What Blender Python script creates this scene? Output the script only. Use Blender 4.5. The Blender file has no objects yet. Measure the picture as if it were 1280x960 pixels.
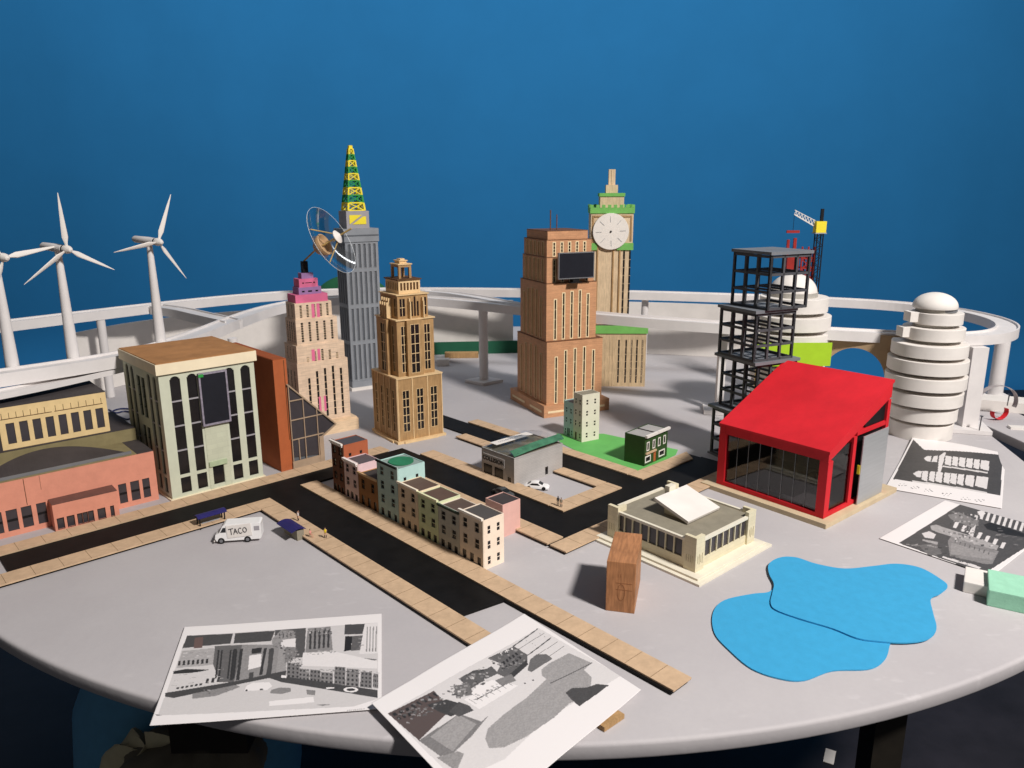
import bpy, bmesh, math, random
from math import sin, cos, pi, radians, atan2, hypot, sqrt
from mathutils import Vector, Matrix, Quaternion
random.seed(7)
scene = bpy.context.scene
COL = scene.collection
# ------------------------------------------------------------------ camera (metres; the table top is z = 0)
F_, PITCH, ROLL, CH = 960.0, radians(14.078), radians(-0.2164), 0.6
fw = Vector((0, cos(PITCH), -sin(PITCH))); up0 = Vector((0, sin(PITCH), cos(PITCH))); rt0 = Vector((1, 0, 0))
CR = rt0*cos(ROLL)+up0*sin(ROLL); CU = -rt0*sin(ROLL)+up0*cos(ROLL)
cam = bpy.data.objects.new('camera', bpy.data.cameras.new('camera')); COL.objects.link(cam)
cam.matrix_world = Matrix(((CR.x, CU.x, -fw.x, 0), (CR.y, CU.y, -fw.y, 0), (CR.z, CU.z, -fw.z, CH), (0, 0, 0, 1)))
cam.data.sensor_width = 36; cam.data.lens = 27; cam.data.clip_start = .02; cam.data.clip_end = 60
cam.data.dof.use_dof = True; cam.data.dof.focus_distance = 1.4; cam.data.dof.aperture_fstop = 11
scene.camera = cam
def ray(px, py): return CR*((px-640)/F_)-CU*((py-480)/F_)+fw
def G(px, py, z=0.0):            # survey: photo pixel -> point of the plane at height z
    d = ray(px, py); t = (z-CH)/d.z
    return Vector((d.x*t, d.y*t, z))
def D(px, py, Y):                # survey: photo pixel -> point at distance Y
    d = ray(px, py); t = Y/d.y
    return Vector((d.x*t, Y, CH+d.z*t))
def HZ(p, py):
    lo, hi = -.3, 1.5
    for i in range(45):
        m = (lo+hi)/2; v = Vector((p[0], p[1], m-CH)); y = 480-F_*v.dot(CU)/v.dot(fw)
        if y > py: lo = m
        else: hi = m
    return m
GA = radians(43)                 # the model city's street grid
def AB(a, b, z=0.0): return Vector((a*cos(GA)+b*sin(GA), a*sin(GA)-b*cos(GA), z))
# ------------------------------------------------------------------ materials
def lin(c): return c/12.92 if c <= .04045 else ((c+.055)/1.055)**2.4
def rgb(h): return tuple(lin(int(h[i:i+2], 16)/255) for i in (0, 2, 4))+(1,)
MATS = {}
def mat(name, hx, rough=.6, var=.12, scale=40, bump=.0, spec=.3, metal=0, grain=None, stretch=(1, 1, 1), lines=None, k=1.0):
    if name in MATS: return MATS[name]
    m = bpy.data.materials.new(name); m.use_nodes = True; MATS[name] = m
    nt = m.node_tree; N = nt.nodes; L = nt.links; b = N['Principled BSDF']
    c = rgb(hx); c = (c[0]*k, c[1]*k, c[2]*k, 1)
    b.inputs['Roughness'].default_value = rough; b.inputs['Metallic'].default_value = metal
    b.inputs['Specular IOR Level'].default_value = spec
    tc = N.new('ShaderNodeTexCoord'); mp = N.new('ShaderNodeMapping'); mp.inputs['Scale'].default_value = stretch
    L.new(tc.outputs['Object'], mp.inputs[0])
    nz = N.new('ShaderNodeTexNoise'); nz.inputs['Scale'].default_value = scale; nz.inputs['Detail'].default_value = 6; nz.inputs['Roughness'].default_value = .65
    L.new(mp.outputs[0], nz.inputs['Vector'])
    mx = N.new('ShaderNodeMix'); mx.data_type = 'RGBA'
    mx.inputs[6].default_value = tuple(max(0, v*(1-var)) for v in c[:3])+(1,); mx.inputs[7].default_value = tuple(min(1, v*(1+var)) for v in c[:3])+(1,)
    rp = N.new('ShaderNodeValToRGB'); rp.color_ramp.elements[0].position = .35; rp.color_ramp.elements[1].position = .65
    L.new(nz.outputs[0], rp.inputs[0]); L.new(rp.outputs[0], mx.inputs[0])
    out = mx.outputs[2]
    if grain:                   # wood grain: stretched noise, darker streaks
        mp2 = N.new('ShaderNodeMapping'); mp2.inputs['Scale'].default_value = grain[0]
        L.new(tc.outputs['Object'], mp2.inputs[0])
        g = N.new('ShaderNodeTexNoise'); g.inputs['Scale'].default_value = grain[1]; g.inputs['Detail'].default_value = 8
        L.new(mp2.outputs[0], g.inputs['Vector'])
        r2 = N.new('ShaderNodeValToRGB'); r2.color_ramp.elements[0].position = .38; r2.color_ramp.elements[1].position = .62
        L.new(g.outputs[0], r2.inputs[0])
        m2 = N.new('ShaderNodeMix'); m2.data_type = 'RGBA'; m2.blend_type = 'MULTIPLY'; m2.inputs[0].default_value = 1
        m3 = N.new('ShaderNodeMix'); m3.data_type = 'RGBA'; m3.inputs[6].default_value = (1-grain[2],)*3+(1,); m3.inputs[7].default_value = (1, 1, 1, 1)
        L.new(r2.outputs[0], m3.inputs[0]); L.new(out, m2.inputs[6]); L.new(m3.outputs[2], m2.inputs[7]); out = m2.outputs[2]
    if lines:                   # laser-scored block pattern: (scale, colour factor, brick w, brick h)
        cb = N.new('ShaderNodeSeparateXYZ'); L.new(tc.outputs['Object'], cb.inputs[0])
        ad = N.new('ShaderNodeMath'); ad.operation = 'ADD'; L.new(cb.outputs[0], ad.inputs[0]); L.new(cb.outputs[1], ad.inputs[1])
        cc = N.new('ShaderNodeCombineXYZ'); L.new(ad.outputs[0], cc.inputs[0]); L.new(cb.outputs[2], cc.inputs[1])
        br = N.new('ShaderNodeTexBrick'); br.inputs['Scale'].default_value = 1; br.inputs['Brick Width'].default_value = lines[1]; br.inputs['Row Height'].default_value = lines[2]
        br.inputs['Mortar Size'].default_value = lines[3]; br.inputs['Mortar Smooth'].default_value = .1
        br.inputs['Color1'].default_value = (1, 1, 1, 1); br.inputs['Color2'].default_value = (.93, .93, .93, 1); br.inputs['Mortar'].default_value = (lines[0],)*3+(1,)
        L.new(cc.outputs[0], br.inputs['Vector'])
        m4 = N.new('ShaderNodeMix'); m4.data_type = 'RGBA'; m4.blend_type = 'MULTIPLY'; m4.inputs[0].default_value = 1
        L.new(out, m4.inputs[6]); L.new(br.outputs['Color'], m4.inputs[7]); out = m4.outputs[2]
    L.new(out, b.inputs['Base Color'])
    if bump:
        bp = N.new('ShaderNodeBump'); bp.inputs['Strength'].default_value = bump; bp.inputs['Distance'].default_value = .0006
        n2 = N.new('ShaderNodeTexNoise'); n2.inputs['Scale'].default_value = scale*6; n2.inputs['Detail'].default_value = 5
        L.new(mp.outputs[0], n2.inputs['Vector']); L.new(n2.outputs[0], bp.inputs['Height']); L.new(bp.outputs[0], b.inputs['Normal'])
    return m
WOODV = ((60, 60, 6), 6, .2)    # vertical grain
WOODH = ((6, 6, 90), 6, .16)     # horizontal grain
M = dict(
 mdf=mat('mdf', 'C6A98A', .75, .10, 60, .4), mdf_edge=mat('burnt_edge', '2A1D12', .8, .3, 80), score=mat('score_line', '6E563C', .8),
 road=mat('road_board', '161515', .6, .25, 30, .2, .12), white=mat('white_foam', 'E2DCD6', .7, .05, 14, .25), track=mat('track_plastic', 'DDD8D6', .55, .05, 11, .2),
 glass=mat('smoked_pane', '1C1A1C', .22, .3, 20, 0, .5), pane_grey=mat('grey_pane', '3E3A3E', .3, .15, 20, 0, .5), black=mat('black_paint', '141315', .5, .2, 30),
 green_wall=mat('pale_green_card', 'C8CBB6', .75, .06, 25, .3, .3), green_block=mat('pale_green_blocks', 'C6C9B2', .75, .06, 25, .3, .3, lines=(.86, .022, .011, .0004)),
 cream_trim=mat('cream_trim', 'EEDFC0', .7, .05, 25, .2), dark_trim=mat('dark_green_trim', '4A5342', .7, .1, 30), cork=mat('brown_roof_board', 'AB7A4C', .85, .14, 22, .4),
 rust=mat('rust_card', 'AE5E36', .75, .08, 30, .3), glass_frame=mat('taupe_frame', 'A68F78', .7, .08, 30),
 yellow=mat('pale_yellow_board', 'E2C692', .75, .07, 40, .3), olive=mat('olive_board', '857A58', .8, .12, 30, .4), dark_roof=mat('dark_roof', '423C3C', .75, .12, 25, .3),
 pink=mat('salmon_board', 'D69079', .75, .06, 40, .4), salmon=mat('salmon_card', 'DBAEA4', .75, .05, 40),
 deco=mat('deco_maple', 'E8CDB2', .7, .08, 30, .2, grain=WOODH, lines=(.82, .02, .01, .0004)), deco_plain=mat('maple', 'E4C8A6', .7, .08, 30, .2, grain=WOODH),
 hot=mat('pink_paint', 'DB6E93', .65, .08, 40), purple=mat('purple_paint', '9A76A4', .65, .08, 40),
 grey=mat('grey_tower_paint', '8C9096', .6, .1, 20, .3), greyd=mat('grey_tower_recess', '5C6066', .6, .1, 20), greyl=mat('grey_rib_edge', '9D9FA3', .6), boxgrey=mat('light_grey_box', 'A09CA0', .6, .05),
 yel=mat('yellow_paint', 'F0DC38', .6, .05), grn=mat('green_paint', '2E9440', .6, .1), lime=mat('lime_card', 'A9D02C', .6, .04),
 plyw=mat('ply_tan', 'B18D61', .65, .12, 30, .3, grain=WOODV), ply_edge=mat('ply_edge', 'DDBE90', .7, .08, 40), ply_dark=mat('ply_dark', '5A3E24', .7, .2, 40),
 brick=mat('cherry_ply', 'D09A72', .62, .08, 30, .2, grain=WOODH, lines=(.84, .012, .006, .0003)), brick_d=mat('cherry_trim', '6E4830', .65, .1, 40), cream_edge=mat('cream_edge', 'EBD5AC', .7, .05),
 clock=mat('clock_maple', 'DEC5A2', .7, .08, 30, .2, grain=WOODV), clockw=mat('clock_wing_maple', 'D2B892', .7, .1, 30, .2, grain=WOODV, lines=(.85, .014, .05, .0004)), cgreen=mat('crown_green', '74B55C', .65, .08, 40),
 face=mat('clock_face', 'E9E2DA', .6, .03), screen=mat('dark_screen', '22232A', .35, .1), bezel=mat('screen_bezel', '85868A', .4, .05, metal=.4),
 silver=mat('brushed_aluminium', 'B4B6B8', .42, .05, 12, .0, metal=.45, stretch=(1, 1, 20)), red=mat('red_paint', 'D0242E', .6, .10, 11, .4, .25), redd=mat('red_dark', '8A1A18', .7),
 stone=mat('ivory_card', 'DCD2B4', .75, .05, 40, .3, lines=(.86, .018, .007, .0003)), ivory=mat('ivory_plain', 'DFD8C6', .75, .04, 40, .2), roofgrey=mat('museum_roof', '8B8474', .85, .08, 60, .5),
 steel=mat('dark_frame_paint', '4C4D51', .6, .15, 30), steel_top=mat('frame_slab_paint', '74777C', .6, .1, 20), board=mat('thin_board', 'C6B394', .75, .08, 30, .2),
 block=mat('cherry_block', 'B57E55', .55, .12, 14, .3, grain=((60, 8, 8), 5, .3)), blue=mat('blue_foam_sheet', '3B9FCE', .75, .04, 60, .35), gpaper=mat('green_paper', '66B35E', .7, .05, 30), foamg=mat('mint_foam', '9CD3B6', .8, .06, 60, .6),
 concrete=mat('grey_siding', 'B0ACA9', .8, .08, 20, .4, lines=(.8, .05, .0035, .0003)), concrete_p=mat('grey_card', 'A5A2A0', .8, .08, 30, .3), navy=mat('navy_roof', '25215F', .5, .1),
 dgreen=mat('dark_green_card', '2F4A22', .7, .08), hill=mat('hill_green', '1F5A3A', .8, .12, 12, .4), strip=mat('dark_green_sheet', '1F5A42', .7, .08, 10), tapered=mat('red_tape', 'D0242C', .35, .05),
 skin=mat('figure_skin', 'C79A80', .7), cloth_w=mat('figure_white', 'D9D0CC', .8), cloth_y=mat('figure_yellow', 'D6C020', .7), cloth_d=mat('figure_dark', '3A3A3C', .7), cloth_p=mat('figure_pink', 'D9938C', .7), hair=mat('figure_hair', '3A2A1E', .8),
 canvas=mat('canvas', 'D0C6A4', .9, .2, 8, .6), bluepl=mat('blue_plastic', '5C9CC4', .5, .05), metal=mat('screw_metal', '6C6C70', .3, .1, metal=.9), cable=mat('blue_cable', '1C2450', .4), legm=mat('dark_leg', '1E1A14', .6, .2),
 tan=mat('tan_hub', 'B4936E', .6, .1), stick=mat('bamboo', 'B09660', .7, .1), whitecar=mat('white_enamel', 'EDEBEA', .25, .02, spec=.5), rubber=mat('rubber', '151515', .7), carglass=mat('car_glass', '1B2024', .1, spec=.6),
)
def clearmat():
    m = bpy.data.materials.new('clear_acetate'); m.use_nodes = True; nt = m.node_tree; N = nt.nodes; L = nt.links; N.clear()
    o = N.new('ShaderNodeOutputMaterial'); t = N.new('ShaderNodeBsdfTransparent'); t.inputs[0].default_value = (.93, .95, .97, 1)
    g = N.new('ShaderNodeBsdfGlossy'); g.inputs['Roughness'].default_value = .08
    lw = N.new('ShaderNodeLayerWeight'); lw.inputs[0].default_value = .35; mr = N.new('ShaderNodeMapRange'); mr.inputs[3].default_value = .05; mr.inputs[4].default_value = .55
    mx = N.new('ShaderNodeMixShader'); L.new(lw.outputs['Fresnel'], mr.inputs[0]); L.new(mr.outputs[0], mx.inputs[0]); L.new(t.outputs[0], mx.inputs[1]); L.new(g.outputs[0], mx.inputs[2]); L.new(mx.outputs[0], o.inputs[0])
    return m
M['clear'] = clearmat()
def glasspane():                 # see-through tinted glazing
    m = bpy.data.materials.new('tinted_glazing'); m.use_nodes = True; nt = m.node_tree; N = nt.nodes; L = nt.links; N.clear()
    o = N.new('ShaderNodeOutputMaterial'); t = N.new('ShaderNodeBsdfTransparent'); t.inputs[0].default_value = (.5, .49, .5, 1)
    g = N.new('ShaderNodeBsdfGlossy'); g.inputs['Roughness'].default_value = .05; mx = N.new('ShaderNodeMixShader'); mx.inputs[0].default_value = .07
    L.new(t.outputs[0], mx.inputs[1]); L.new(g.outputs[0], mx.inputs[2]); L.new(mx.outputs[0], o.inputs[0]); return m
M['tint'] = glasspane()
# ------------------------------------------------------------------ mesh building
class MB:
    def __init__(s): s.v = []; s.f = []; s.m = []
    def add(s, vs, fs, mi=0):
        o = len(s.v); s.v += [tuple(v) for v in vs]; s.f += [tuple(i+o for i in f) for f in fs]; s.m += [mi]*len(fs); return s
    def box(s, x0, y0, z0, x1, y1, z1, mi=0):
        return s.add([(x0, y0, z0), (x1, y0, z0), (x1, y1, z0), (x0, y1, z0), (x0, y0, z1), (x1, y0, z1), (x1, y1, z1), (x0, y1, z1)],
            [(0, 3, 2, 1), (4, 5, 6, 7), (0, 1, 5, 4), (1, 2, 6, 5), (2, 3, 7, 6), (3, 0, 4, 7)], mi)
    def prism(s, pts, z0, z1, mi=0, zf=None):
        n = len(pts); area = sum(pts[i][0]*pts[(i+1) % n][1]-pts[(i+1) % n][0]*pts[i][1] for i in range(n))
        if area < 0: pts = pts[::-1]
        vs = [(p[0], p[1], z0+(zf(p) if zf else 0)) for p in pts]+[(p[0], p[1], z1+(zf(p) if zf else 0)) for p in pts]
        return s.add(vs, [tuple(range(n))[::-1], tuple(range(n, 2*n))]+[(i, (i+1) % n, n+(i+1) % n, n+i) for i in range(n)], mi)
    def tube(s, p0, p1, r0, r1=None, n=10, mi=0, caps=True):
        r1 = r0 if r1 is None else r1; p0 = Vector(p0); p1 = Vector(p1); d = (p1-p0).normalized()
        a = d.orthogonal().normalized(); b = d.cross(a)
        vs = [tuple(p+(a*cos(2*pi*i/n)+b*sin(2*pi*i/n))*r) for p, r in ((p0, r0), (p1, r1)) for i in range(n)]
        fs = [(i, (i+1) % n, n+(i+1) % n, n+i) for i in range(n)]
        if caps: fs += [tuple(range(n))[::-1], tuple(range(n, 2*n))]
        return s.add(vs, fs, mi)
    def bar(s, p0, p1, w, h=None, mi=0, upv=(0, 0, 1)):
        h = h or w; p0 = Vector(p0); p1 = Vector(p1); d = (p1-p0).normalized(); u = Vector(upv)
        if abs(d.dot(u)) > .95: u = Vector((1, 0, 0))
        a = d.cross(u).normalized(); b = a.cross(d)
        vs = [tuple(p+a*x*w/2+b*y*h/2) for p in (p0, p1) for x, y in ((-1, -1), (1, -1), (1, 1), (-1, 1))]
        return s.add(vs, [(0, 1, 2, 3), (7, 6, 5, 4), (0, 4, 5, 1), (1, 5, 6, 2), (2, 6, 7, 3), (3, 7, 4, 0)], mi)
    def lathe(s, prof, n=48, c=(0, 0, 0), mi=0, a0=0, a1=2*pi, R=None):
        full = abs(a1-a0-2*pi) < 1e-6; k = n if full else n+1; c = Vector(c); vs = []
        for r, z in prof:
            for i in range(k):
                a = a0+(a1-a0)*i/n; p = Vector((r*cos(a), r*sin(a), z))
                if R: p = R @ p
                vs.append(tuple(p+c))
        fs = []
        for j in range(len(prof)-1):
            for i in range(n):
                i2 = (i+1) % k if full else i+1; fs.append((j*k+i, j*k+i2, (j+1)*k+i2, (j+1)*k+i))
        if not full:
            m = len(prof); fs.append(tuple(j*k for j in range(m))); fs.append(tuple(j*k+k-1 for j in range(m))[::-1])
        return s.add(vs, fs, mi)
    def path(s, pts, r, n=8, mi=0):
        for a, b in zip(pts, pts[1:]): s.tube(a, b, r, r, n, mi)
        return s
    def mesh(s, name, mats, smooth=False, bevel=0):
        me = bpy.data.meshes.new(name); me.from_pydata(s.v, [], s.f)
        for m in (mats if isinstance(mats, (list, tuple)) else [mats]): me.materials.append(m)
        me.polygons.foreach_set('material_index', s.m)
        bm = bmesh.new(); bm.from_mesh(me); bmesh.ops.recalc_face_normals(bm, faces=bm.faces)
        if bevel:
            es = [e for e in bm.edges if len(e.link_faces) == 2 and e.calc_face_angle(0) > .5]
            bmesh.ops.bevel(bm, geom=es, offset=bevel, segments=2, profile=.7, affect='EDGES', clamp_overlap=True)
        bm.to_mesh(me); bm.free()
        if smooth:
            me.polygons.foreach_set('use_smooth', [True]*len(me.polygons)); me.set_sharp_from_angle(angle=radians(35))
        me.update(); return me
    def build(s, name, mats, parent=None, smooth=False, bevel=0, loc=None, rz=None):
        o = bpy.data.objects.new(name, s.mesh(name, mats, smooth, bevel)); COL.objects.link(o)
        if parent: o.parent = parent
        if loc is not None: o.location = loc
        if rz is not None: o.rotation_euler[2] = rz
        return o
def tag(o, label=None, cat=None, group=None, kind=None):
    if label: o['label'] = label
    if cat: o['category'] = cat
    if group: o['group'] = group
    if kind: o['kind'] = kind
    return o
def thing(name, label, cat, loc=(0, 0, 0), deg=0, group=None):
    o = bpy.data.objects.new(name, None); COL.objects.link(o); o.empty_display_size = .01
    o.location = loc; o.rotation_euler[2] = radians(deg); return tag(o, label, cat, group)
# wall plate with real openings, drawn in its own (s, z) plane; rects = [(s0,z0,s1,z1)]
def plate(mb, side, x0, y0, z0, W, D_, H, rects, t, mi=0):
    L = W if side == 'R' else D_
    def pt(s, z, d):
        return (x0+s, y0+d, z0+z) if side == 'R' else (x0+d, y0+s, z0+z)
    rects = [(max(0, a), max(0, b), min(L, c), min(H, d)) for a, b, c, d in rects]
    xs = sorted(set([0, L]+[round(r[0], 6) for r in rects]+[round(r[2], 6) for r in rects]))
    zs = sorted(set([0, H]+[round(r[1], 6) for r in rects]+[round(r[3], 6) for r in rects]))
    def hole(i, j):
        if i < 0 or j < 0 or i >= len(xs)-1 or j >= len(zs)-1: return True
        a = (xs[i]+xs[i+1])/2; b = (zs[j]+zs[j+1])/2
        return any(r[0] < a < r[2] and r[1] < b < r[3] for r in rects)
    for i in range(len(xs)-1):
        for j in range(len(zs)-1):
            if hole(i, j): continue
            a, b, c, d = xs[i], zs[j], xs[i+1], zs[j+1]
            mb.add([pt(a, b, 0), pt(c, b, 0), pt(c, d, 0), pt(a, d, 0)], [(0, 1, 2, 3)], mi)
            if hole(i-1, j): mb.add([pt(a, b, 0), pt(a, d, 0), pt(a, d, t), pt(a, b, t)], [(0, 1, 2, 3)], mi)
            if hole(i+1, j): mb.add([pt(c, b, 0), pt(c, d, 0), pt(c, d, t), pt(c, b, t)], [(0, 1, 2, 3)], mi)
            if hole(i, j-1): mb.add([pt(a, b, 0), pt(c, b, 0), pt(c, b, t), pt(a, b, t)], [(0, 1, 2, 3)], mi)
            if hole(i, j+1): mb.add([pt(a, d, 0), pt(c, d, 0), pt(c, d, t), pt(a, d, t)], [(0, 1, 2, 3)], mi)
WCACHE = {}
def window(parent, name, side, s0, z0, s1, z1, x0, y0, zb, t, bars=0, vbars=0, fr=0, fmat='ply_edge', pane='glass', bw=.0009, proud=.0004, heads=False, label=None):
    w = s1-s0; h = z1-z0; key = (name, round(w, 5), round(h, 5), bars, vbars, fr, fmat, pane, bw, proud, round(t, 5), heads)
    if key not in WCACHE:
        mb = MB(); mb.box(.00005, t*.62, .00005, w-.00005, t*.97, h-.00005, 0)
        for k in range(bars):
            z = h*(k+1)/(bars+1); mb.box(.0001, t*.12, z-bw/2, w-.0001, t*.6, z+bw/2, 1)
        for k in range(vbars):
            x = w*(k+1)/(vbars+1); mb.box(x-bw/2, t*.2, .0001, x+bw/2, t*.61, h-.0001, 1)
        if fr:
            mb.box(-fr, -proud, 0, -.00003, -.00002, h, 1); mb.box(w+.00003, -proud, 0, w+fr, -.00002, h, 1); mb.box(-fr, -proud, h+.00003, w+fr, -.00002, h+fr, 1)
            if not heads: mb.box(-fr, -proud, -fr, w+fr, -.00002, -.00003, 1)
        WCACHE[key] = mb.mesh(name, [M[pane], M[fmat]])
    o = bpy.data.objects.new(name, WCACHE[key]); COL.objects.link(o); o.parent = parent
    if side == 'R': o.location = (x0+s0, y0, zb+z0)
    else: o.location = (x0, y0+s1, zb+z0); o.rotation_euler[2] = -pi/2
    if label: o['label'] = label
    return o
def block(root, m, x0, y0, z0, W, D_, H, R=(), L=(), t=.0016, name='wall', wname='window', mats=None):
    """one storey block: core + plates with openings; R / L = [(s0,z0,s1,z1,opts)] on the right / left visible face"""
    mb = MB(); mb.box(x0+t, y0+t, z0, x0+W, y0+D_, z0+H)
    for side, ops in (('R', R), ('L', L)):
        rects = []
        for o in ops:
            s0, a, s1, b = o[:4]; opt = o[4] if len(o) > 4 else {}
            if opt.get('arch'):
                r = (s1-s0)/2; rects.append((s0, a, s1, b-r)); n = 10
                for k in range(n):
                    u = (k+.5)/n*2-1; rects.append((s0+2*r*k/n, b-r-.0001, s0+2*r*(k+1)/n, b-r+r*sqrt(1-u*u)))
            else: rects.append((s0, a, s1, b))
        if side == 'R': plate(mb, 'R', x0, y0, z0, W, D_, H, rects, t)
        else: plate(mb, 'L', x0, y0+t, z0, W, D_-t, H, [(r[0]-t, r[1], r[2]-t, r[3]) for r in rects], t)
        for o in ops:
            opt = dict(o[4]) if len(o) > 4 else {}
            opt.pop('arch', None); nm = opt.pop('name', wname)
            if opt.pop('none', False): continue
            window(root, nm, side, o[0], o[1], o[2], o[3], x0, y0, z0, t, **opt)
    return mb.build(name, m if isinstance(m, list) else [m], root)
def cap(root, m, x0, y0, z0, W, D_, h, ov, name='cornice', bevel=0):
    return MB().box(x0-ov, y0-ov, z0, x0+W+ov, y0+D_+ov, z0+h).build(name, m, root, bevel=bevel)
def cols(n, s0, s1, w, z0, z1, **o):
    return [(s0+(s1-s0)*(k+.5)/n-w/2, z0, s0+(s1-s0)*(k+.5)/n+w/2, z1, o) for k in range(n)]
def dup(root, loc, rz, label, group=None):
    r = root.copy(); COL.objects.link(r); r.location = loc; r.rotation_euler[2] = rz; r['label'] = label
    if group: r['group'] = group
    for ch in list(root.children):
        c = ch.copy(); COL.objects.link(c); c.parent = r
        for g in list(ch.children):
            d = g.copy(); COL.objects.link(d); d.parent = c
    return r
#PART2
# ------------------------------------------------------------------ setting: floor, backdrop, table
def plain(name, col, rough, spec=.3):
    m = bpy.data.materials.new(name); m.use_nodes = True; b = m.node_tree.nodes['Principled BSDF']
    b.inputs['Base Color'].default_value = col+(1,); b.inputs['Roughness'].default_value = rough; b.inputs['Specular IOR Level'].default_value = spec; return m
def tablemat():
    m = plain('painted_table', (.5, .45, .46), .62, .25); nt = m.node_tree; N = nt.nodes; L = nt.links; b = N['Principled BSDF']
    tc = N.new('ShaderNodeTexCoord')
    def noise(sc, det=6, st=(1, 1, 1)):
        mp = N.new('ShaderNodeMapping'); mp.inputs['Scale'].default_value = st; L.new(tc.outputs['Object'], mp.inputs[0])
        n = N.new('ShaderNodeTexNoise'); n.inputs['Scale'].default_value = sc; n.inputs['Detail'].default_value = det; L.new(mp.outputs[0], n.inputs['Vector']); return n.outputs[0]
    def ramp(x, a, b_, c0, c1):
        r = N.new('ShaderNodeValToRGB'); r.color_ramp.elements[0].position = a; r.color_ramp.elements[1].position = b_
        r.color_ramp.elements[0].color = c0; r.color_ramp.elements[1].color = c1; L.new(x, r.inputs[0]); return r.outputs[0]
    base = ramp(noise(3.5), .3, .7, (.44, .415, .425, 1), (.50, .475, .48, 1))
    def mixin(a, fac, col):
        x = N.new('ShaderNodeMix'); x.data_type = 'RGBA'; L.new(fac, x.inputs[0]); L.new(a, x.inputs[6]); x.inputs[7].default_value = col; return x.outputs[2]
    mask = ramp(noise(4.5, 3), .46, .62, (0, 0, 0, 1), (1, 1, 1, 1))          # scuffs gather in patches
    sc = ramp(noise(30, 9, (1, 2.0, 1)), .60, .74, (0, 0, 0, 1), (.5, .5, .5, 1))
    mm = N.new('ShaderNodeMath'); mm.operation = 'MULTIPLY'; L.new(mask, mm.inputs[0]); L.new(sc, mm.inputs[1])
    c = mixin(base, mm.outputs[0], (.62, .59, .60, 1))
    fine = ramp(noise(160, 4), .3, .7, (0, 0, 0, 1), (.12, .12, .12, 1)); c = mixin(c, fine, (.36, .34, .35, 1))
    L.new(c, b.inputs['Base Color'])
    bp = N.new('ShaderNodeBump'); bp.inputs['Strength'].default_value = .35; bp.inputs['Distance'].default_value = .001; L.new(noise(60, 8), bp.inputs['Height']); L.new(bp.outputs[0], b.inputs['Normal'])
    r = ramp(noise(14), .3, .7, (.62,)*3+(1,), (.82,)*3+(1,)); L.new(r, b.inputs['Roughness'])
    return m
TC = Vector((.031, 2.107)); TR_ = 1.373
def table_outline():
    a1 = G(1280, 553); a2 = G(1266, 564)
    def ang(p): return atan2(p.y-TC.y, p.x-TC.x)
    # slot between the two table boards, open to the rim
    ap = G(1211, 522); d1 = (a1-ap).normalized(); d2 = (G(1262, 562)-ap).normalized()
    def hit(p, d):
        q = p.copy(); st = .005
        while hypot(q.x-TC.x, q.y-TC.y) < TR_: q += d*st
        return q
    h1 = hit(ap, d1); h2 = hit(ap, d2); t1, t2 = ang(h1), ang(h2)
    lo, hi = min(t1, t2), max(t1, t2); n = 220; pts = []
    for i in range(n+1):
        a = hi+(2*pi-(hi-lo))*i/n; pts.append((TC.x+TR_*cos(a), TC.y+TR_*sin(a)))
    pts.append((ap.x, ap.y)); return pts
def build_table():
    pts = table_outline(); n = len(pts)
    pts = [(x, min(y, 2.345+max(0, 1.04-x)*3)) if x > .86 else (x, y) for x, y in pts]
    if sum(pts[i][0]*pts[(i+1) % n][1]-pts[(i+1) % n][0]*pts[i][1] for i in range(n)) < 0: pts = pts[::-1]
    nor = []
    for i in range(n):
        p = Vector(pts[i]); a = (p-Vector(pts[i-1])).normalized(); b = (Vector(pts[(i+1) % n])-p).normalized()
        m = (Vector((a.y, -a.x))+Vector((b.y, -b.x))).normalized(); nor.append(m)
    prof = [(-.0055, 0), (-.0025, -.0006), (-.0006, -.0024), (0, -.005), (0, -.019), (-.0015, -.022), (-.02, -.024)]
    vs = [(pts[i][0]+nor[i].x*o, pts[i][1]+nor[i].y*o, z) for o, z in prof for i in range(n)]
    fs = [tuple(range(n)), tuple(range((len(prof)-1)*n, len(prof)*n))[::-1]]+[(j*n+i, j*n+(i+1) % n, (j+1)*n+(i+1) % n, (j+1)*n+i) for j in range(len(prof)-1) for i in range(n)]
    t = thing('round_table', 'large round grey painted table carrying the whole model city', 'table', (TC.x, TC.y, -.76))
    o = MB().add([(x-TC.x, y-TC.y, z+.76) for x, y, z in vs], fs).build('tabletop', tablemat(), t, smooth=True)
    for px, py, r in ((1101, 925, .020),):
        p = G(px, py, -.12); MB().box(p.x-TC.x-r, p.y-TC.y-r, 0, p.x-TC.x+r, p.y-TC.y+r, .735).build('leg', M['legm'], t)
    for a in (2.2, .75, -2.3):
        x, y = cos(a)*1.0, sin(a)*1.0; MB().box(x-.02, y-.02, 0, x+.02, y+.02, .735).build('leg', M['legm'], t)
    q = G(262, 922, -.06)-Vector((TC.x, TC.y, 0)); MB().box(q.x-.045, q.y-.01, .685, q.x+.05, q.y+.03, .735).build('crossbar', M['legm'], t)
    return t
build_table()
tag(MB().box(-8, -2, -.80, 8, 9, -.762).build('floor', mat('floor_black', '211F24', .55, .35, 5, .2)), kind='structure')
mb = MB(); prof = [(5.2, -.761)]+[(5.2+.4*sin(a), -.361-.4*cos(a)) for a in [pi/2*k/10 for k in range(1, 11)]]+[(5.6, 4.2)]
prof = [(5.2-.0, -.7605)]+[(5.2+.4*sin(pi/2*k/10), -.3605-.4*cos(pi/2*k/10)) for k in range(1, 11)]+[(5.6, 4.2)]
nx = 100
def wav(x): return .022*sin(x*3.1)+.014*sin(x*7.3+1)+.004*sin(x*17)
vs = []; fs = []
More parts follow.
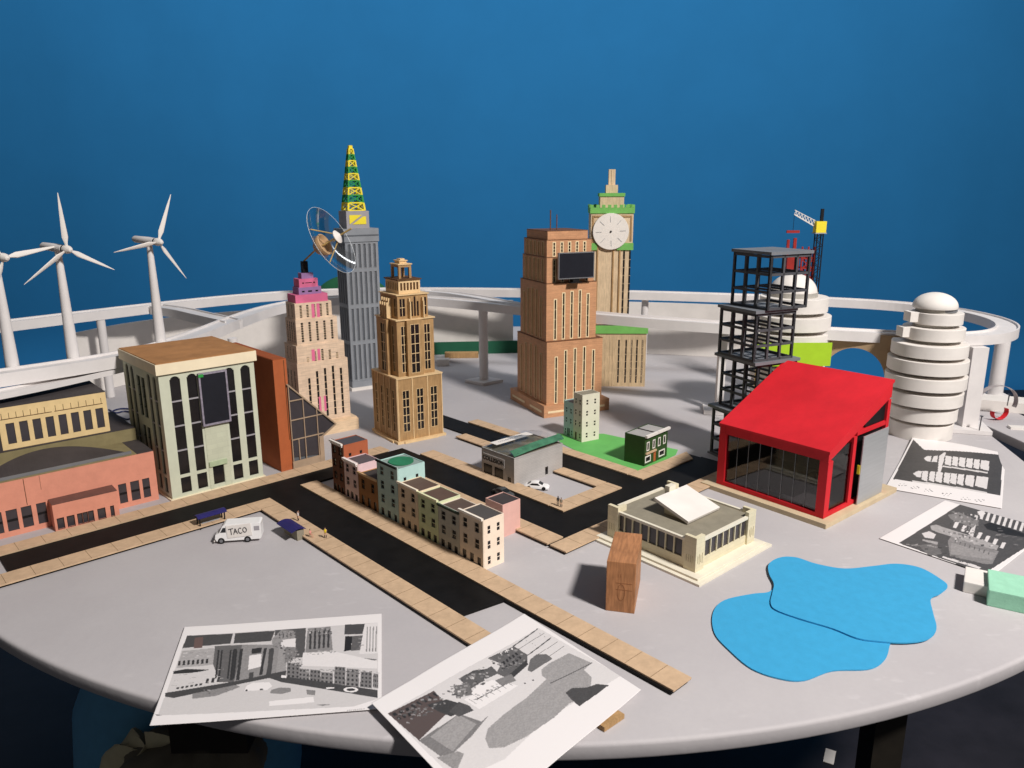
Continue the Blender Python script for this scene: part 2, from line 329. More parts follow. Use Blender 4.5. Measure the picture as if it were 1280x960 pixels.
for j, (y, z) in enumerate(prof):
    for i in range(nx*3+1):
        x = -14+28*i/(nx*3); vs.append((x, y+wav(x)*min(1, max(0, (z+.36))), z))
w = nx*3+1
for j in range(len(prof)-1):
    for i in range(nx*3): fs.append((j*w+i, j*w+i+1, (j+1)*w+i+1, (j+1)*w+i))
tag(MB().add(vs, fs).build('backdrop', mat('backdrop_blue', '2671A6', .85, .03, 2, 0, .1, k=1.0), smooth=True), kind='structure')
# ------------------------------------------------------------------ streets (black boards with MDF pavements on top)
roads = [(.176, -1.459, .626, -1.381), (.626, -1.459, .70, -.776), (.70, -1.459, 1.0, -1.402), (.92, -1.402, 1.0, -.85), (1.0, -.93, 1.465, -.85), (1.18, -1.70, 1.245, -.93),
 (0, -1.381, .626, -1.344), (0, -1.498, .96, -1.459), (.59, -1.344, .626, -.62), (.70, -1.402, .736, -.468), (.884, -1.30, .92, -.815), (.92, -.85, 1.42, -.815), (1.0, -1.39, 1.036, -.93), (1.036, -.966, 1.18, -.93), (1.245, -.966, 1.46, -.93),
 (1.149, -1.095, 1.18, -.966), (1.149, -1.43, 1.18, -1.33), (1.245, -1.505, 1.276, -1.32), (1.245, -1.20, 1.276, -.966)]
mb = MB()
for a0, b0, a1, b1 in roads:
    p = [AB(a0, b0), AB(a1, b0), AB(a1, b1), AB(a0, b1)]
    if (a0, b0) == (.626, -1.459): p[2] = AB(.70, -.770); p[3] = AB(.626, -.782)
    mb.prism([(v.x, v.y) for v in p], .0006, .0042)
tag(mb.build('road', M['road']), kind='structure')
walks = [(0, -1.382, .586, -1.340, 'a'), (0, -1.50, .965, -1.461, 'a'), (.586, -1.382, .624, -.60, 'b'), (.703, -1.404, .741, -.466, 'b'), (.88, -1.30, .9195, -.855, 'b'),
 (.88, -.849, 1.425, -.811, 'a'), (1.002, -1.39, 1.041, -.972, 'b'), (1.002, -.970, 1.178, -.932, 'a'), (1.247, -.970, 1.463, -.932, 'a'),
 (1.145, -1.097, 1.178, -.973, 'b'), (1.145, -1.435, 1.178, -1.328, 'b'), (1.247, -1.51, 1.281, -1.318, 'b'), (1.247, -1.205, 1.281, -.973, 'b')]
for k, (a0, b0, a1, b1, ax) in enumerate(walks):
    mb = MB(); o = AB(a0, b0); R_ = lambda a, b: ((AB(a, b)-o).x, (AB(a, b)-o).y)
    q = [[a0, b0], [a1, b0], [a1, b1], [a0, b1]]
    if k == 2: q[0][0] += 0; q[1] = [.624, -1.382]
    if k == 8: q[2][0] -= .03
    mb.prism([R_(*c) for c in q], .0045, .0071, 0)
    mb.prism([R_(*c) for c in q], .0043, .00449, 2)
    L0, L1 = (a0, a1) if ax == 'a' else (b0, b1); n = int((L1-L0)/.041)
    for i in range(1, n+1):
        s = L0+.041*i
        if s > L1-.008: break
        c = [(s, b0+.0005), (s+.0006, b0+.0005), (s+.0006, b1-.0005), (s, b1-.0005)] if ax == 'a' else [(a0+.0005, s), (a1-.0005, s), (a1-.0005, s+.0006), (a0+.0005, s+.0006)]
        mb.prism([R_(*x) for x in c], .0071, .0072, 1)
    e = (a0+.0345, a0+.0351) if ax == 'b' else None
    obj = mb.build('pavement', [M['mdf'], M['score'], M['mdf_edge']], loc=o); tag(obj, kind='structure')
# ------------------------------------------------------------------ light: one big soft key from the right, plus an added fill for the backdrop
def area(name, loc, target, size, power, col, shape='SQUARE', spread=pi):
    l = bpy.data.lights.new(name, 'AREA'); l.shape = shape; l.size = size; l.energy = power; l.color = col; l.spread = spread
    o = bpy.data.objects.new(name, l); COL.objects.link(o); o.location = loc
    o.rotation_euler = (Vector(target)-Vector(loc)).to_track_quat('-Z', 'Y').to_euler(); return o
area('key_lamp', (2.10, -.72, 3.15), (.1, 1.45, 0), .46, 240, (1, .955, .915), 'DISK')
area('backdrop_fill', (-.35, 3.2, 3.5), (-.35, 5.6, .8), 8, 92, (.95, .98, 1), 'RECTANGLE', spread=radians(150)).data.size_y = .5  # unseen overhead strip, added to brighten the blue backdrop evenly
w = bpy.data.worlds.new('World'); scene.world = w; w.use_nodes = True
w.node_tree.nodes['Background'].inputs[0].default_value = (.95, .96, 1, 1); w.node_tree.nodes['Background'].inputs[1].default_value = .075
scene.view_settings.view_transform = 'Standard'; scene.view_settings.look = 'None'; scene.view_settings.exposure = 0; scene.view_settings.gamma = 1
scene.cycles.max_bounces = 8; scene.cycles.transparent_max_bounces = 16
# ================================================================== BUILDINGS
# ---- pale green arcaded block
t = thing('office_building', 'pale green five-storey block with arched window bays, brown flat roof and big black screen', 'building', G(216, 626), 43)
W, D_, H = .193, .214, .259
wr = dict(bars=4, fmat='cream_trim', bw=.0022, name='window'); bay = lambda s0, s1, z0, z1: (s0, z0, s1, z1, dict(arch=True, bars=3, fmat='boxgrey', bw=.0028, fr=0))
low = lambda s0, s1: (s0, .007, s1, .040, {})
R = [bay(.020, .040, .046, .249), low(.020, .040), bay(.053, .073, .046, .249), low(.053, .073), bay(.129, .149, .046, .249), low(.129, .149), bay(.163, .183, .046, .249), low(.163, .183), (.086, .008, .109, .050, {'name': 'door'})]
L = [bay(.018, .036, .046, .249), low(.018, .036), bay(.050, .068, .046, .249), low(.050, .068), (.086, .150, .106, .235, dict(bars=3, vbars=1, fmat='dark_trim')), (.112, .150, .132, .235, dict(bars=3, vbars=1, fmat='dark_trim')), (.086, .03, .106, .13, dict(bars=3, vbars=1, fmat='dark_trim')), (.112, .03, .132, .13, dict(bars=3, vbars=1, fmat='dark_trim')), bay(.150, .168, .046, .249), bay(.180, .198, .046, .249)]
block(t, M['green_wall'], 0, 0, .003, W, D_, H-.003, R, L, t=.004)
MB().box(-.004, -.004, 0, W+.004, D_+.004, .003).build('base', M['cream_trim'], t)
MB().box(.0775, -.0008, .056, .1245, -.00005, .150).box(.0775, -.0008, .0035, .0855, -.00005, .0558).box(.1095, -.0008, .0035, .1245, -.00005, .0558).build('entrance_panel', M['green_block'], t)
MB().box(.079, -.0038, .052, .116, -.0009, .062).build('door_lintel', mat('lintel_green', 'A9B796', .7), t)
cap(t, M['cream_trim'], 0, 0, H, W, D_, .021, .005, 'cornice')
MB().box(-.003, -.003, H+.0212, W+.003, D_+.003, H+.0228).build('roof', M['cork'], t)
s = MB().box(.077, -.006, .145, .128, -.001, .247).build('screen', M['screen'], t)
MB().box(.0735, -.0075, .141, .077, -.001, .2505).box(.128, -.0075, .141, .1315, -.001, .2505).box(.077, -.0075, .141, .128, -.001, .145).box(.077, -.0075, .247, .128, -.001, .2505).build('screen_frame', mat('tape_frame', '8E8794', .5, .25, 160), s)
MB().box(.0732, -.0086, .243, .083, -.0077, .249).build('tape_patch', M['grn'], s)
# ---- rust slab wall + glazed wedge
p = G(352, 590); t = thing('slab_building', 'tall thin rust orange slab standing right of the pale green block', 'building', p, 43)
MB().box(0, 0, 0, .031, .25, .252).build('wall', [M['rust']], t)
MB().box(.0008, .0008, .2522, .030, .249, .2532).build('roof', mat('rust_roof', '9A4F28', .8), t)
MB().box(.024, -.0008, .07, .0252, -.0001, .25).build('seam', M['ply_dark'], t)
p = G(367, 587); t = thing('glazed_building', 'wedge-shaped building with taupe window grid sloping down beside the rust slab', 'building', p, 43)
def xz(mb, pts, y0, y1, mi=0):
    n = len(pts); vs = [(x, y0, z) for x, z in pts]+[(x, y1, z) for x, z in pts]
    return mb.add(vs, [tuple(range(n)), tuple(range(n, 2*n))[::-1]]+[(i, (i+1) % n, n+(i+1) % n, n+i) for i in range(n)], mi)
pw = [(0.001, 0), (.078, 0), (.078, .062), (.112, .082), (.001, .195)]
mb = MB(); xz(mb, pw, .004, .10); mb.build('body', M['greyd'], t)
mb = MB(); xz(mb, [(.003, .028), (.070, .020), (.076, .062), (.106, .082), (.003, .190)], .002, .0038); mb.build('glazing', M['pane_grey'], t)
def zt(x): return .195-(x-.001)*(.113/.111)
mb = MB()
for x, a, b in ((.002, 0, .194), (.034, 0, zt(.034)), (.066, .01, zt(.066))): mb.bar((x, .0008, a), (x, .0008, b), .0028, .002)
for z, x1 in ((.157, .037), (.113, .080), (.068, .080)): mb.bar((0.001, .0006, z), (x1, .0006, z), .002, .0024)
mb.bar((.018, .0008, .02), (.018, .0008, .068), .002, .002); mb.bar((0, .0004, .1955), (.113, .0004, .0825), .003, .003); mb.bar((.112, .0004, .082), (.078, .0004, .062), .003, .003)
mb.box(.0, -.0004, 0, .068, .0019, .018); mb.box(.0685, -.0003, 0, .079, .0018, .062); mb.build('frame', M['glass_frame'], t)
mb = MB(); mb.add([(.0, .0042, .1965), (.113, .0042, .0835), (.113, .102, .0835), (0, .102, .1965), (.0, .0042, .195), (.113, .0042, .082), (.113, .102, .082), (0, .102, .195)], [(0, 1, 2, 3), (4, 7, 6, 5), (0, 4, 5, 1), (1, 5, 6, 2), (2, 6, 7, 3), (3, 7, 4, 0)]); mb.build('roof', M['glass_frame'], t)
# ---- left edge: salmon hall with annex, olive hall, yellow hall
p = G(199, 624); t = thing('hall_building', 'long salmon pink hall with black windows at the left edge', 'building', p, 42)
Wd = .42; R = []
for px0, px1 in ((181, 190), (166, 177), (151, 161), (140, 145), (49, 61), (30, 43), (11, 25), (-8, 6), (-28, -14)):
    q = lambda px: (G(px, 672-px*.241)-p)
    a = q(px0); b = q(px1); s0 = a.x*cos(radians(42))+a.y*sin(radians(42)); s1 = b.x*cos(radians(42))+b.y*sin(radians(42))
    R.append((Wd+s0, .010, Wd+s1, .050, dict(pane='pane_grey', fmat='black', bars=1, bw=.004)))
bo = PD = .097; block(t, M['pink'], -Wd, 0, 0, Wd, PD, .102, R, (), t=.0025)
MB().box(-Wd, .0025, .1022, -.0305, PD, .1035).build('roof', M['olive'], t); MB().box(-.03, .0025, .1022, 0, PD, .1035).build('roof', M['dark_roof'], t)
MB().box(-.2245, -.0004, .052, -.2235, -.00005, .102).box(-.199, -.0003, .075, -.1985, -.00005, .102).build('seam', M['ply_dark'], t)
# curved vault roof
mb = MB(); n = 28; prof = [(-.345+.30*k/n, .1036+.034*sin(pi*k/n)) for k in range(n+1)]
mb = MB(); vs = []; 
for k in range(n+1):
    x = -.300+.262*k/n; dy = .080*sin(pi*k/n)**.8; vs += [(x, .010, .1037), (x, .010+dy, .1037+.020*sin(pi*k/n)), (x, .010, .1085)]
fs = []
for k in range(n):
    a = k*3; b = a+3; fs += [(a, b, b+2, a+2), (a+2, b+2, b+1, a+1), (a+1, b+1, b, a)]
mb.add(vs, fs).build('skylight_vault', M['dark_roof'], t)
MB().box(-.300, .0078, .1036, -.038, .0098, .1095).build('vault_edge', M['bezel'], t)
p2 = G(70, 665); t = thing('annex_building', 'low salmon annex with small square windows in front of the pink hall', 'building', p2, 40)
block(t, M['pink'], 0, 0, 0, .108, .036, .052, [(s, .004, s+w, .024, dict(pane='pane_grey', fmat='black', fr=.0008)) for s, w in ((.005, .010), (.021, .011), (.038, .007), (.047, .007), (.056, .008), (.072, .012), (.094, .005))], (), t=.0025)
MB().box(-.0005, -.0005, .0521, .1085, .0365, .0532).build('roof', mat('annex_roof', '6B4A42', .8), t)
pr = G(169, 535, .1282); pl_ = G(0, 567, .1282); dd_ = pr-pl_; t = thing('hall_building', 'olive green board hall standing between the pink and yellow halls', 'building', (pr.x, pr.y, 0), math.degrees(atan2(dd_.y, dd_.x)))
MB().box(-.46, 0, 0, 0, .16, .128).build('wall', M['olive'], t)
MB().box(-.46, .002, .1282, 0, .16, .1295).build('roof', M['dark_roof'], t)
R = [(.46-.445+.0395*k+.01, .137, 0, 0) for k in range(3)]
t2 = thing('upper_hall', 'yellow hall with eight black windows and comb trim, topmost at the left edge', 'building', (pr.x-.0, pr.y+.03, 0), 42)
# ---- yellow hall: front line fitted at the olive roof
za = .1297; A0 = G(138, 538.5, za); A1 = G(4, 563.5, za); dv = (A0-A1); LY = dv.length; yang = math.degrees(atan2(dv.y, dv.x))
t2.location = A1; hY = HZ(A0, 490)-za
R = [(LY*(.055+.118*k), .010, LY*(.055+.118*k)+LY*.075, hY*.62, dict(pane='pane_grey', fmat='black', bars=0)) for k in range(8)]
t2.rotation_euler[2] = radians(yang)
block(t2, M['yellow'], 0, 0, 0, LY, .13, hY, R, (), t=.003)
MB().box(-.10, .0002, hY+.0002, LY, .13, hY+.0015).build('roof', M['dark_roof'], t2)
MB().box(-.10, .001, 0, -.0005, .13, hY).build('side_wing', M['dark_roof'], t2)
mb = MB()
for a, b in ((.02, .475), (.50, .96)):
    mb.box(LY*a, -.0005, hY*.72, LY*b, -.00005, hY*.735)
    for k in range(7):
        x = LY*(a+.01+(b-a-.01)*k/(6.2 if a > .1 else 7)); mb.box(x, -.0005, hY*.736, x+.0008, -.00005, hY*.87)
mb.build('comb_trim', M['ply_dark'], t2)
# ---- maple art-deco tower with pink crown
t = thing('art_deco_tower', 'tan stepped tower with pink and purple crown carrying a clear dish', 'tower', G(378, 548), 37)
def slit(n, s0, s1, z0, z1, w=.0058, pane='glass', fm='deco_plain', bars=7, **k): return cols(n, s0, s1, w, z0, z1, bars=bars, fmat=fm, bw=.0012, pane=pane, **k)
MB().box(-.012, -.012, 0, .150, .10, .030).box(-.009, -.009, .0302, .147, .098, .034).build('base', M['deco_plain'], t)
Z = [.0342, .1905, .2345, .2985, .338, .3575, .3745, .395, .4085]
def vary(n, s0, s1, z0, hs, **k):
    o = cols(n, s0, s1, .006, z0, z0, bars=6, fmat='deco_plain', bw=.0012, **k); return [(a, b, c, z0+h, d) for (a, b, c, _, d), h in zip(o, hs)]
block(t, M['deco'], 0, 0, Z[0], .134, .092, Z[1]-Z[0], vary(5, .018, .125, .012, (.105, .120, .125, .128, .120)), slit(3, .01, .075, .02, .135))
block(t, M['deco'], .002, .002, Z[1], .126, .078, Z[2]-Z[1], vary(5, .018, .115, .0015, (.012, .024, .028, .024, .015)), slit(3, .01, .07, .006, .036))
block(t, M['deco'], .006, .005, Z[2], .108, .066, Z[3]-Z[2], slit(5, .006, .103, .008, .056), slit(4, .006, .062, .006, .056))
block(t, M['deco'], .008, .008, Z[3], .095, .058, Z[4]-Z[3], slit(5, .006, .092, .004, .034), slit(2, .008, .054, .004, .034))
block(t, M['hot'], .012, .010, Z[4], .083, .052, Z[5]-Z[4], name='crown_tier')
block(t, M['purple'], .024, .016, Z[5], .058, .038, Z[6]-Z[5], [(.008, .005, .015, .009, {}), (.024, .005, .034, .009, {}), (.043, .005, .05, .009, {})], (), name='crown_tier')
block(t, M['hot'], .027, .018, Z[6], .048, .034, Z[7]-Z[6], [(.008, .009, .013, .012, {}), (.016, .0095, .033, .0115, {}), (.036, .009, .041, .012, {})], (), name='crown_tier')
block(t, M['purple'], .036, .022, Z[7], .030, .022, Z[8]-Z[7], name='crown_tier')
MB().box(.042, .026, Z[8], .056, .038, Z[8]+.028).build('chimney', M['black'], t)
MB().box(.040, -.0006, .142, .055, -.00005, .165).build('pink_patch', mat('pink_wash', 'D98A8C', .7), t) if 0 else None
mb = MB()
for x0, z0, x1, z1, y in ((.062, .300, .0695, .334, .008), (.0755, .300, .083, .334, .008), (.052, .193, .0605, .222, .002), (.0675, .193, .0745, .222, .002), (.062, .060, .0678, .100, 0), (.0755, .060, .081, .100, 0)):
    MB().box(x0-.012, y-.0004, z0, x1-.012, y-.00004, z1).build('painted_patch', M['hot'], t)
pass
# ---- grey skyscraper with lattice mast
t = thing('skyscraper', 'tall slate grey ribbed tower with yellow and green lattice mast on top', 'tower', G(441, 489), 32)
MB().box(-.004, -.004, 0, .114, .09, .010).build('plinth', M['white'], t)
MB().box(0, 0, .0102, .110, .086, .028).build('base', M['grey'], t)
zs = [.0282, .150, .262, .372, .455]
for i in range(4):
    h = zs[i+1]-zs[i]; n = 6
    block(t, M['grey'], .002, .002, zs[i], .104, .082, h, cols(n, .004, .100, .0075, .006, h-.006, pane='greyd', fmat='greyl', fr=.0009, proud=.0012), cols(4, .004, .078, .0075, .006, h-.006, pane='greyd', fmat='grey', fr=.0009, proud=.0012), t=.003, name='wall_tier')
MB().box(-.001, -.001, .4552, .109, .087, .494).build('cornice', M['grey'], t)
MB().box(0, -.0018, .472, .108, -.0012, .476).build('ledge', M['greyd'], t)
MB().box(.012, .006, .4942, .083, .07, .5456).build('sign_box', M['boxgrey'], t)
mb = MB(); xz(mb, [(.022, .508), (.045, .508), (.066, .531), (.022, .531)][:], .0048, .0058); 
mb = MB(); xz(mb, [(.021, .507), (.040, .520), (.060, .5335), (.021, .5335)], .0046, .0058); xz(mb, [(.030, .5065), (.073, .5065), (.073, .529), (.064, .529)], .0046, .0058); mb.build('yellow_sign', M['yel'], t)
def lattice(n, w0, w1, h, cx, cy, z0, mats, t, nm='mast_section', r=.0022):
    zz = [z0+h*(1-(1-k/n)**1.0) for k in range(n+1)]
    hs = [1.25-.045*k for k in range(n)]; S = sum(hs); zz = [z0]; 
    for x in hs: zz.append(zz[-1]+h*x/S)
    for k in range(n):
        f0 = (zz[k]-z0)/h; f1 = (zz[k+1]-z0)/h; a = w0+(w1-w0)*f0; b = w0+(w1-w0)*f1; mb = MB()
        A_ = [Vector((cx+sx*a/2, cy+sy*a/2, zz[k]+.0004)) for sx, sy in ((-1, -1), (1, -1), (1, 1), (-1, 1))]; B_ = [Vector((cx+sx*b/2, cy+sy*b/2, zz[k+1]-.0002)) for sx, sy in ((-1, -1), (1, -1), (1, 1), (-1, 1))]
        rr = r*(1-.45*f0)
        for i in range(4):
            j = (i+1) % 4; mb.bar(A_[i], B_[i], rr*1.7); mb.bar(A_[i], A_[j], rr*1.3); mb.bar(B_[i], B_[j], rr*1.3)
            mb.bar(A_[i], B_[j], rr*.9); mb.bar(A_[j], B_[i], rr*.9)
        mb.build(nm, M[mats[k % 2]], t)
lattice(9, .052, .012, .178, .047, .038, .5458, ('yel', 'grn'), t, r=.0032)
MB().box(.0415, .0325, .7239, .0525, .0435, .733).build('mast_cap', M['yel'], t)
# ---- plywood tower
t = thing('plywood_tower', 'golden laser-cut plywood tower with open belfry and multi-pane windows', 'tower', G(499, 555), 35)
def pan(n, s0, s1, w, z0, z1, bars=4): return cols(n, s0, s1, w, z0, z1, bars=bars, vbars=1, fmat='ply_edge', bw=.0014, fr=.001)
MB().box(-.006, -.006, 0, .130, .142, .006).box(.012, -.010, .0002, .105, -.0062, .0055).box(-.010, .014, .0002, -.0062, .12, .0055).build('base', M['ply_edge'], t)
block(t, M['plyw'], 0, 0, .006, .124, .136, .155, pan(3, .004, .120, .017, .022, .125), pan(4, .004, .132, .012, .022, .125), t=.003)
mb = MB()
for x in (.001, .041, .083, .123): mb.box(x-.0012, -.0016, .0062, x+.0012, -.00005, .162)
for y in (.001, .035, .069, .103, .135): mb.box(-.0016, y-.0012, .0062, -.00005, y+.0012, .162)
mb.build('pilaster', M['ply_edge'], t)
MB().box(-.002, -.002, .1612, .126, .138, .1645).build('ledge', M['ply_edge'], t)
# middle shaft: centre block + forward bays on both visible sides
block(t, M['plyw'], .012, .012, .1647, .100, .112, .136, pan(3, .003, .097, .015, .010, .122), pan(3, .003, .109, .012, .010, .122), t=.003, name='shaft')
block(t, M['plyw'], .034, .002, .1647, .042, .0098, .136, [(.010, .008, .032, .126, dict(bars=4, vbars=1, fmat='ply_edge', bw=.0014, fr=.001))], (), t=.003, name='bay')
block(t, M['plyw'], .002, .048, .1647, .0098, .042, .136, (), [(.010, .008, .032, .126, dict(bars=4, vbars=1, fmat='ply_edge', bw=.0014, fr=.001))], t=.003, name='bay')
MB().box(.009, .009, .3008, .115, .127, .3035).build('ledge', M['ply_edge'], t)
block(t, M['plyw'], .020, .020, .3037, .082, .092, .056, [(.006, .006, .020, .048, dict(bars=1, vbars=1, fmat='ply_edge', bw=.0012)), (.036, .004, .041, .040, {}), (.044, .004, .049, .052, {}), (.052, .004, .057, .040, {}), (.066, .006, .078, .048, dict(bars=1, vbars=1, fmat='ply_edge', bw=.0012))],
 [(.006, .006, .018, .048, dict(bars=1, vbars=1, fmat='ply_edge', bw=.0012)), (.040, .004, .048, .050, {}), (.072, .006, .084, .048, dict(bars=1, vbars=1, fmat='ply_edge', bw=.0012))], t=.003, name='upper_shaft')
mb = MB()
for x in (.049, .085): MB().box(x-.0015, .008, .3037, x+.0015, .0198, .345).box(x-.0015, .012, .3452, x+.0015, .0198, .353).build('buttress', M['ply_edge'], t)
for y in (.052, .064, .076, .088): MB().box(.006, y-.0012, .3037, .0198, y+.0012, .342).box(.011, y-.0012, .3422, .0198, y+.0012, .352).build('buttress', M['ply_edge'], t)
MB().box(.017, .017, .3598, .105, .115, .3622).build('ledge', M['ply_edge'], t)
block(t, M['ply_edge'], .030, .030, .3624, .058, .070, .032, cols(6, .003, .055, .0055, .008, .026, pane='ply_dark'), cols(7, .003, .067, .0055, .008, .026, pane='ply_dark'), t=.003, name='parapet')
MB().box(.027, .027, .3946, .091, .103, .3975).build('ledge', M['ply_dark'], t)
mb = MB()
for x, y in ((.041, .045), (.069, .045), (.041, .081), (.069, .081)): mb.box(x-.003, y-.003, .3976, x+.003, y+.003, .424)
mb.box(.038, .042, .4242, .072, .084, .430)
for k in range(6):
    a = pi*k/6; 
mb.build('belfry', M['plyw'], t)
MB().box(.036, .040, .4302, .074, .086, .4325).box(.045, .050, .4327, .064, .076, .438).box(.043, .048, .4382, .066, .078, .4405).box(.049, .054, .4407, .061, .072, .444).build('belfry_roof', M['ply_edge'], t)
# ---- cherry-ply tower with billboard
t = thing('billboard_tower', 'reddish brown stepped tower with cream slot windows and a dark billboard near its top', 'tower', G(680, 523), 24)
MB().box(0, 0, 0, .205, .225, .034).build('base', M['brick'], t)
MB().box(.012, -.0006, .012, .078, -.00005, .018).box(.11, -.0006, .012, .19, -.00005, .018).box(-.0006, .015, .012, -.00005, .09, .018).box(-.0006, .125, .012, -.00005, .21, .018).build('base_inlay', M['cream_edge'], t)
def slots(n, s0, s1, z0, z1, hs=None, L=False, w=.0048):
    o = cols(n, s0, s1, w, z0, z1, bars=3, fmat='cream_edge', pane='glass', bw=.0012, fr=.0026, proud=.0006)
    if L: o = cols(n, s0, s1, w, z0, z1, fmat='cream_edge', pane='clockw', bw=.0012, fr=.0009, proud=.0018)
    if hs: o = [(a, b, c, z1-h, d) for (a, b, c, _, d), h in zip(o, hs)]
    return o
h5 = (.022, .006, .003, .001, .012); h5b = (.020, .004, .002, .006, .016)
tiers = [(.010, .006, .034, .172, .190, .175), (.013, .016, .2092, .152, .165, .1545), (.016, .022, .3639, .142, .150, .068), (.018, .026, .432, .134, .142, .0446), (.022, .030, .4768, .120, .128, .023)]
for i, (x, y, z, w_, d_, h) in enumerate(tiers):
    if i < 2: R = slots(5, .014, w_-.014, .004, h-.022, [v for v in h5]); L = slots(5, .018, d_-.014, .006, h-.018, h5b, True, .0095)
    elif i < 4: R = slots(5, .010, w_-.010, .003, h-.008); L = slots(5, .010, d_-.012, .003, h-.006, None, True, .0095)
    else: R = L = ()
    block(t, M['brick'], x, y, z, w_, d_, h-.0012, R, L, t=.003, name='wall_tier')
    MB().box(x-.0008, y-.0008, z+h-.0011, x+w_+.0008, y+d_+.0008, z+h-.0001).build('ledge', M['brick_d'], t)
MB().tube((.045, .06, .4998), (.045, .06, .552), .0016).build('antenna', M['brick_d'], t); MB().tube((.064, .06, .4998), (.064, .06, .540), .0014).build('antenna', M['brick_d'], t)
sc_ = MB().box(.040, -.003, .378, .142, .003, .442).build('billboard', M['screen'], t)
MB().box(.0375, -.0042, .3755, .040, .003, .4445).box(.142, -.0042, .3755, .1445, .003, .4445).box(.040, -.0042, .3755, .142, .003, .378).box(.040, -.0042, .442, .142, .003, .4445).build('frame', M['bezel'], sc_)
MB().box(.082, -.002, .3666, .100, .012, .3754).box(.074, -.006, .3640, .108, .012, .3665).box(.060, .0035, .3755, .120, .0215, .42).build('stand', M['black'], sc_)
# ---- clock tower
q = D(753, 483, G(753, 483).y); t = thing('clock_tower', 'pale wood clock tower with round white dial and green battlements', 'tower', G(753, 483), -2)
block(t, M['clockw'], -.03, 0, 0, .163, .09, .170, [(.055+.0*k, 0, 0, 0) for k in ()]+cols(1, .072, .084, .005, .012, .150, bars=5, fmat='clock')+cols(4, .092, .160, .005, .012, .150, bars=5, fmat='clock'), (), t=.002, name='wing')
mb = MB()
for x in (-.02, -.008, .006, .020, .030, .063, .086, .121, .1318): mb.box(x, -.001, .0005, x+.0012, -.00005, .160)
mb.build('batten', M['clock'], t)
MB().box(-.033, -.004, .1702, .1365, .094, .195).build('wing_cap', M['cgreen'], t)
MB().box(-.029, 0, .1951, .132, .09, .1954).build('wing_roof', M['dark_roof'], t)
x0, x1, y0 = -.052, .083, .020; k_ = 1.0
cx = .0245-.006; wv = .128; xa = cx-wv/2
block(t, M['clock'], xa+.004, y0+.002, .1954, wv-.008, .10, .26, cols(2, .090, .126, .006, .004, .25, bars=9, fmat='clock', pane='glass'), (), t=.003, name='shaft')
mb = MB()
for x in (.004, .020, .068, .088): mb.box(xa+x, y0-.002, .1956, xa+x+.004, y0+.0018, .45)
mb.build('batten', M['plyw'], t)
MB().box(xa+.080, y0-.003, .425, xa+wv+.002, y0+.104, .446).build('green_band', M['cgreen'], t); MB().box(xa-.002, y0-.003, .425, xa+.02, y0+.104, .446).build('green_band', M['cgreen'], t)
block(t, M['clock'], xa, y0, .4462, wv, .11, .088, (), (), t=.002, name='clock_stage')
MB().box(xa+.004, y0-.002, .452, xa+.009, y0-.0001, .528).box(xa+wv-.009, y0-.002, .452, xa+wv-.004, y0-.0001, .528).box(xa+.01, y0-.002, .523, xa+wv-.01, y0-.0001, .528).build('panel_trim', M['plyw'], t)
mb = MB(); mb.box(xa-.003, y0-.003, .5345, xa+wv+.003, y0+.113, .551)
for k in range(8):
    x = xa-.003+(wv+.006-.010)*k/7; mb.box(x, y0-.003, .5512, x+.010, y0+.002, .560); mb.box(x, y0+.108, .5512, x+.010, y0+.113, .560)
for k in range(1, 6):
    y = y0-.003+.106*k/6; mb.box(xa-.003, y, .5512, xa+.002, y+.008, .560); mb.box(xa+wv-.002, y, .5512, xa+wv+.003, y+.008, .560)
mb.build('battlement', M['cgreen'], t)
MB().box(cx-.036, y0+.02, .5512, cx+.036, y0+.085, .584).build('upper_stage', M['clock'], t)
MB().box(cx-.039, y0+.017, .5842, cx+.039, y0+.088, .594).build('green_cap', M['cgreen'], t)
MB().box(cx-.018, y0+.036, .5942, cx+.018, y0+.070, .618).box(cx-.010, y0+.043, .6182, cx+.010, y0+.062, .664).box(cx-.002, y0+.0415, .6184, cx+.001, y0+.0428, .662).build('spire', M['clock'], t)
rc = .0545; zc = .481; fc = MB().lathe([(0, -.006), (rc*.985, -.006), (rc, -.0045), (rc, 0), (0, 0)], 64, (cx-.004, y0-.003, zc), R=Matrix.Rotation(-pi/2, 3, 'X') @ Matrix.Scale(-1, 3, (0, 0, 1)) if 0 else Matrix.Rotation(pi/2, 3, 'X') @ Matrix.Scale(-1, 3, (0, 0, 1))).build('clock_face', M['face'], t)
mb = MB()
for k in range(8):
    a = radians(90+45*k+3); r0, r1 = rc*.50, rc*.83
    mb.bar((cx-.004+r0*cos(a), y0-.0095, zc+r0*sin(a)), (cx-.004+r1*cos(a), y0-.0095, zc+r1*sin(a)), .0012, .0008, upv=(0, 1, 0))
mb.build('hour_mark', M['greyl'], fc); MB().tube((cx-.004, y0-.0115, zc), (cx-.004, y0-.009, zc), .003).build('hub', M['black'], fc)
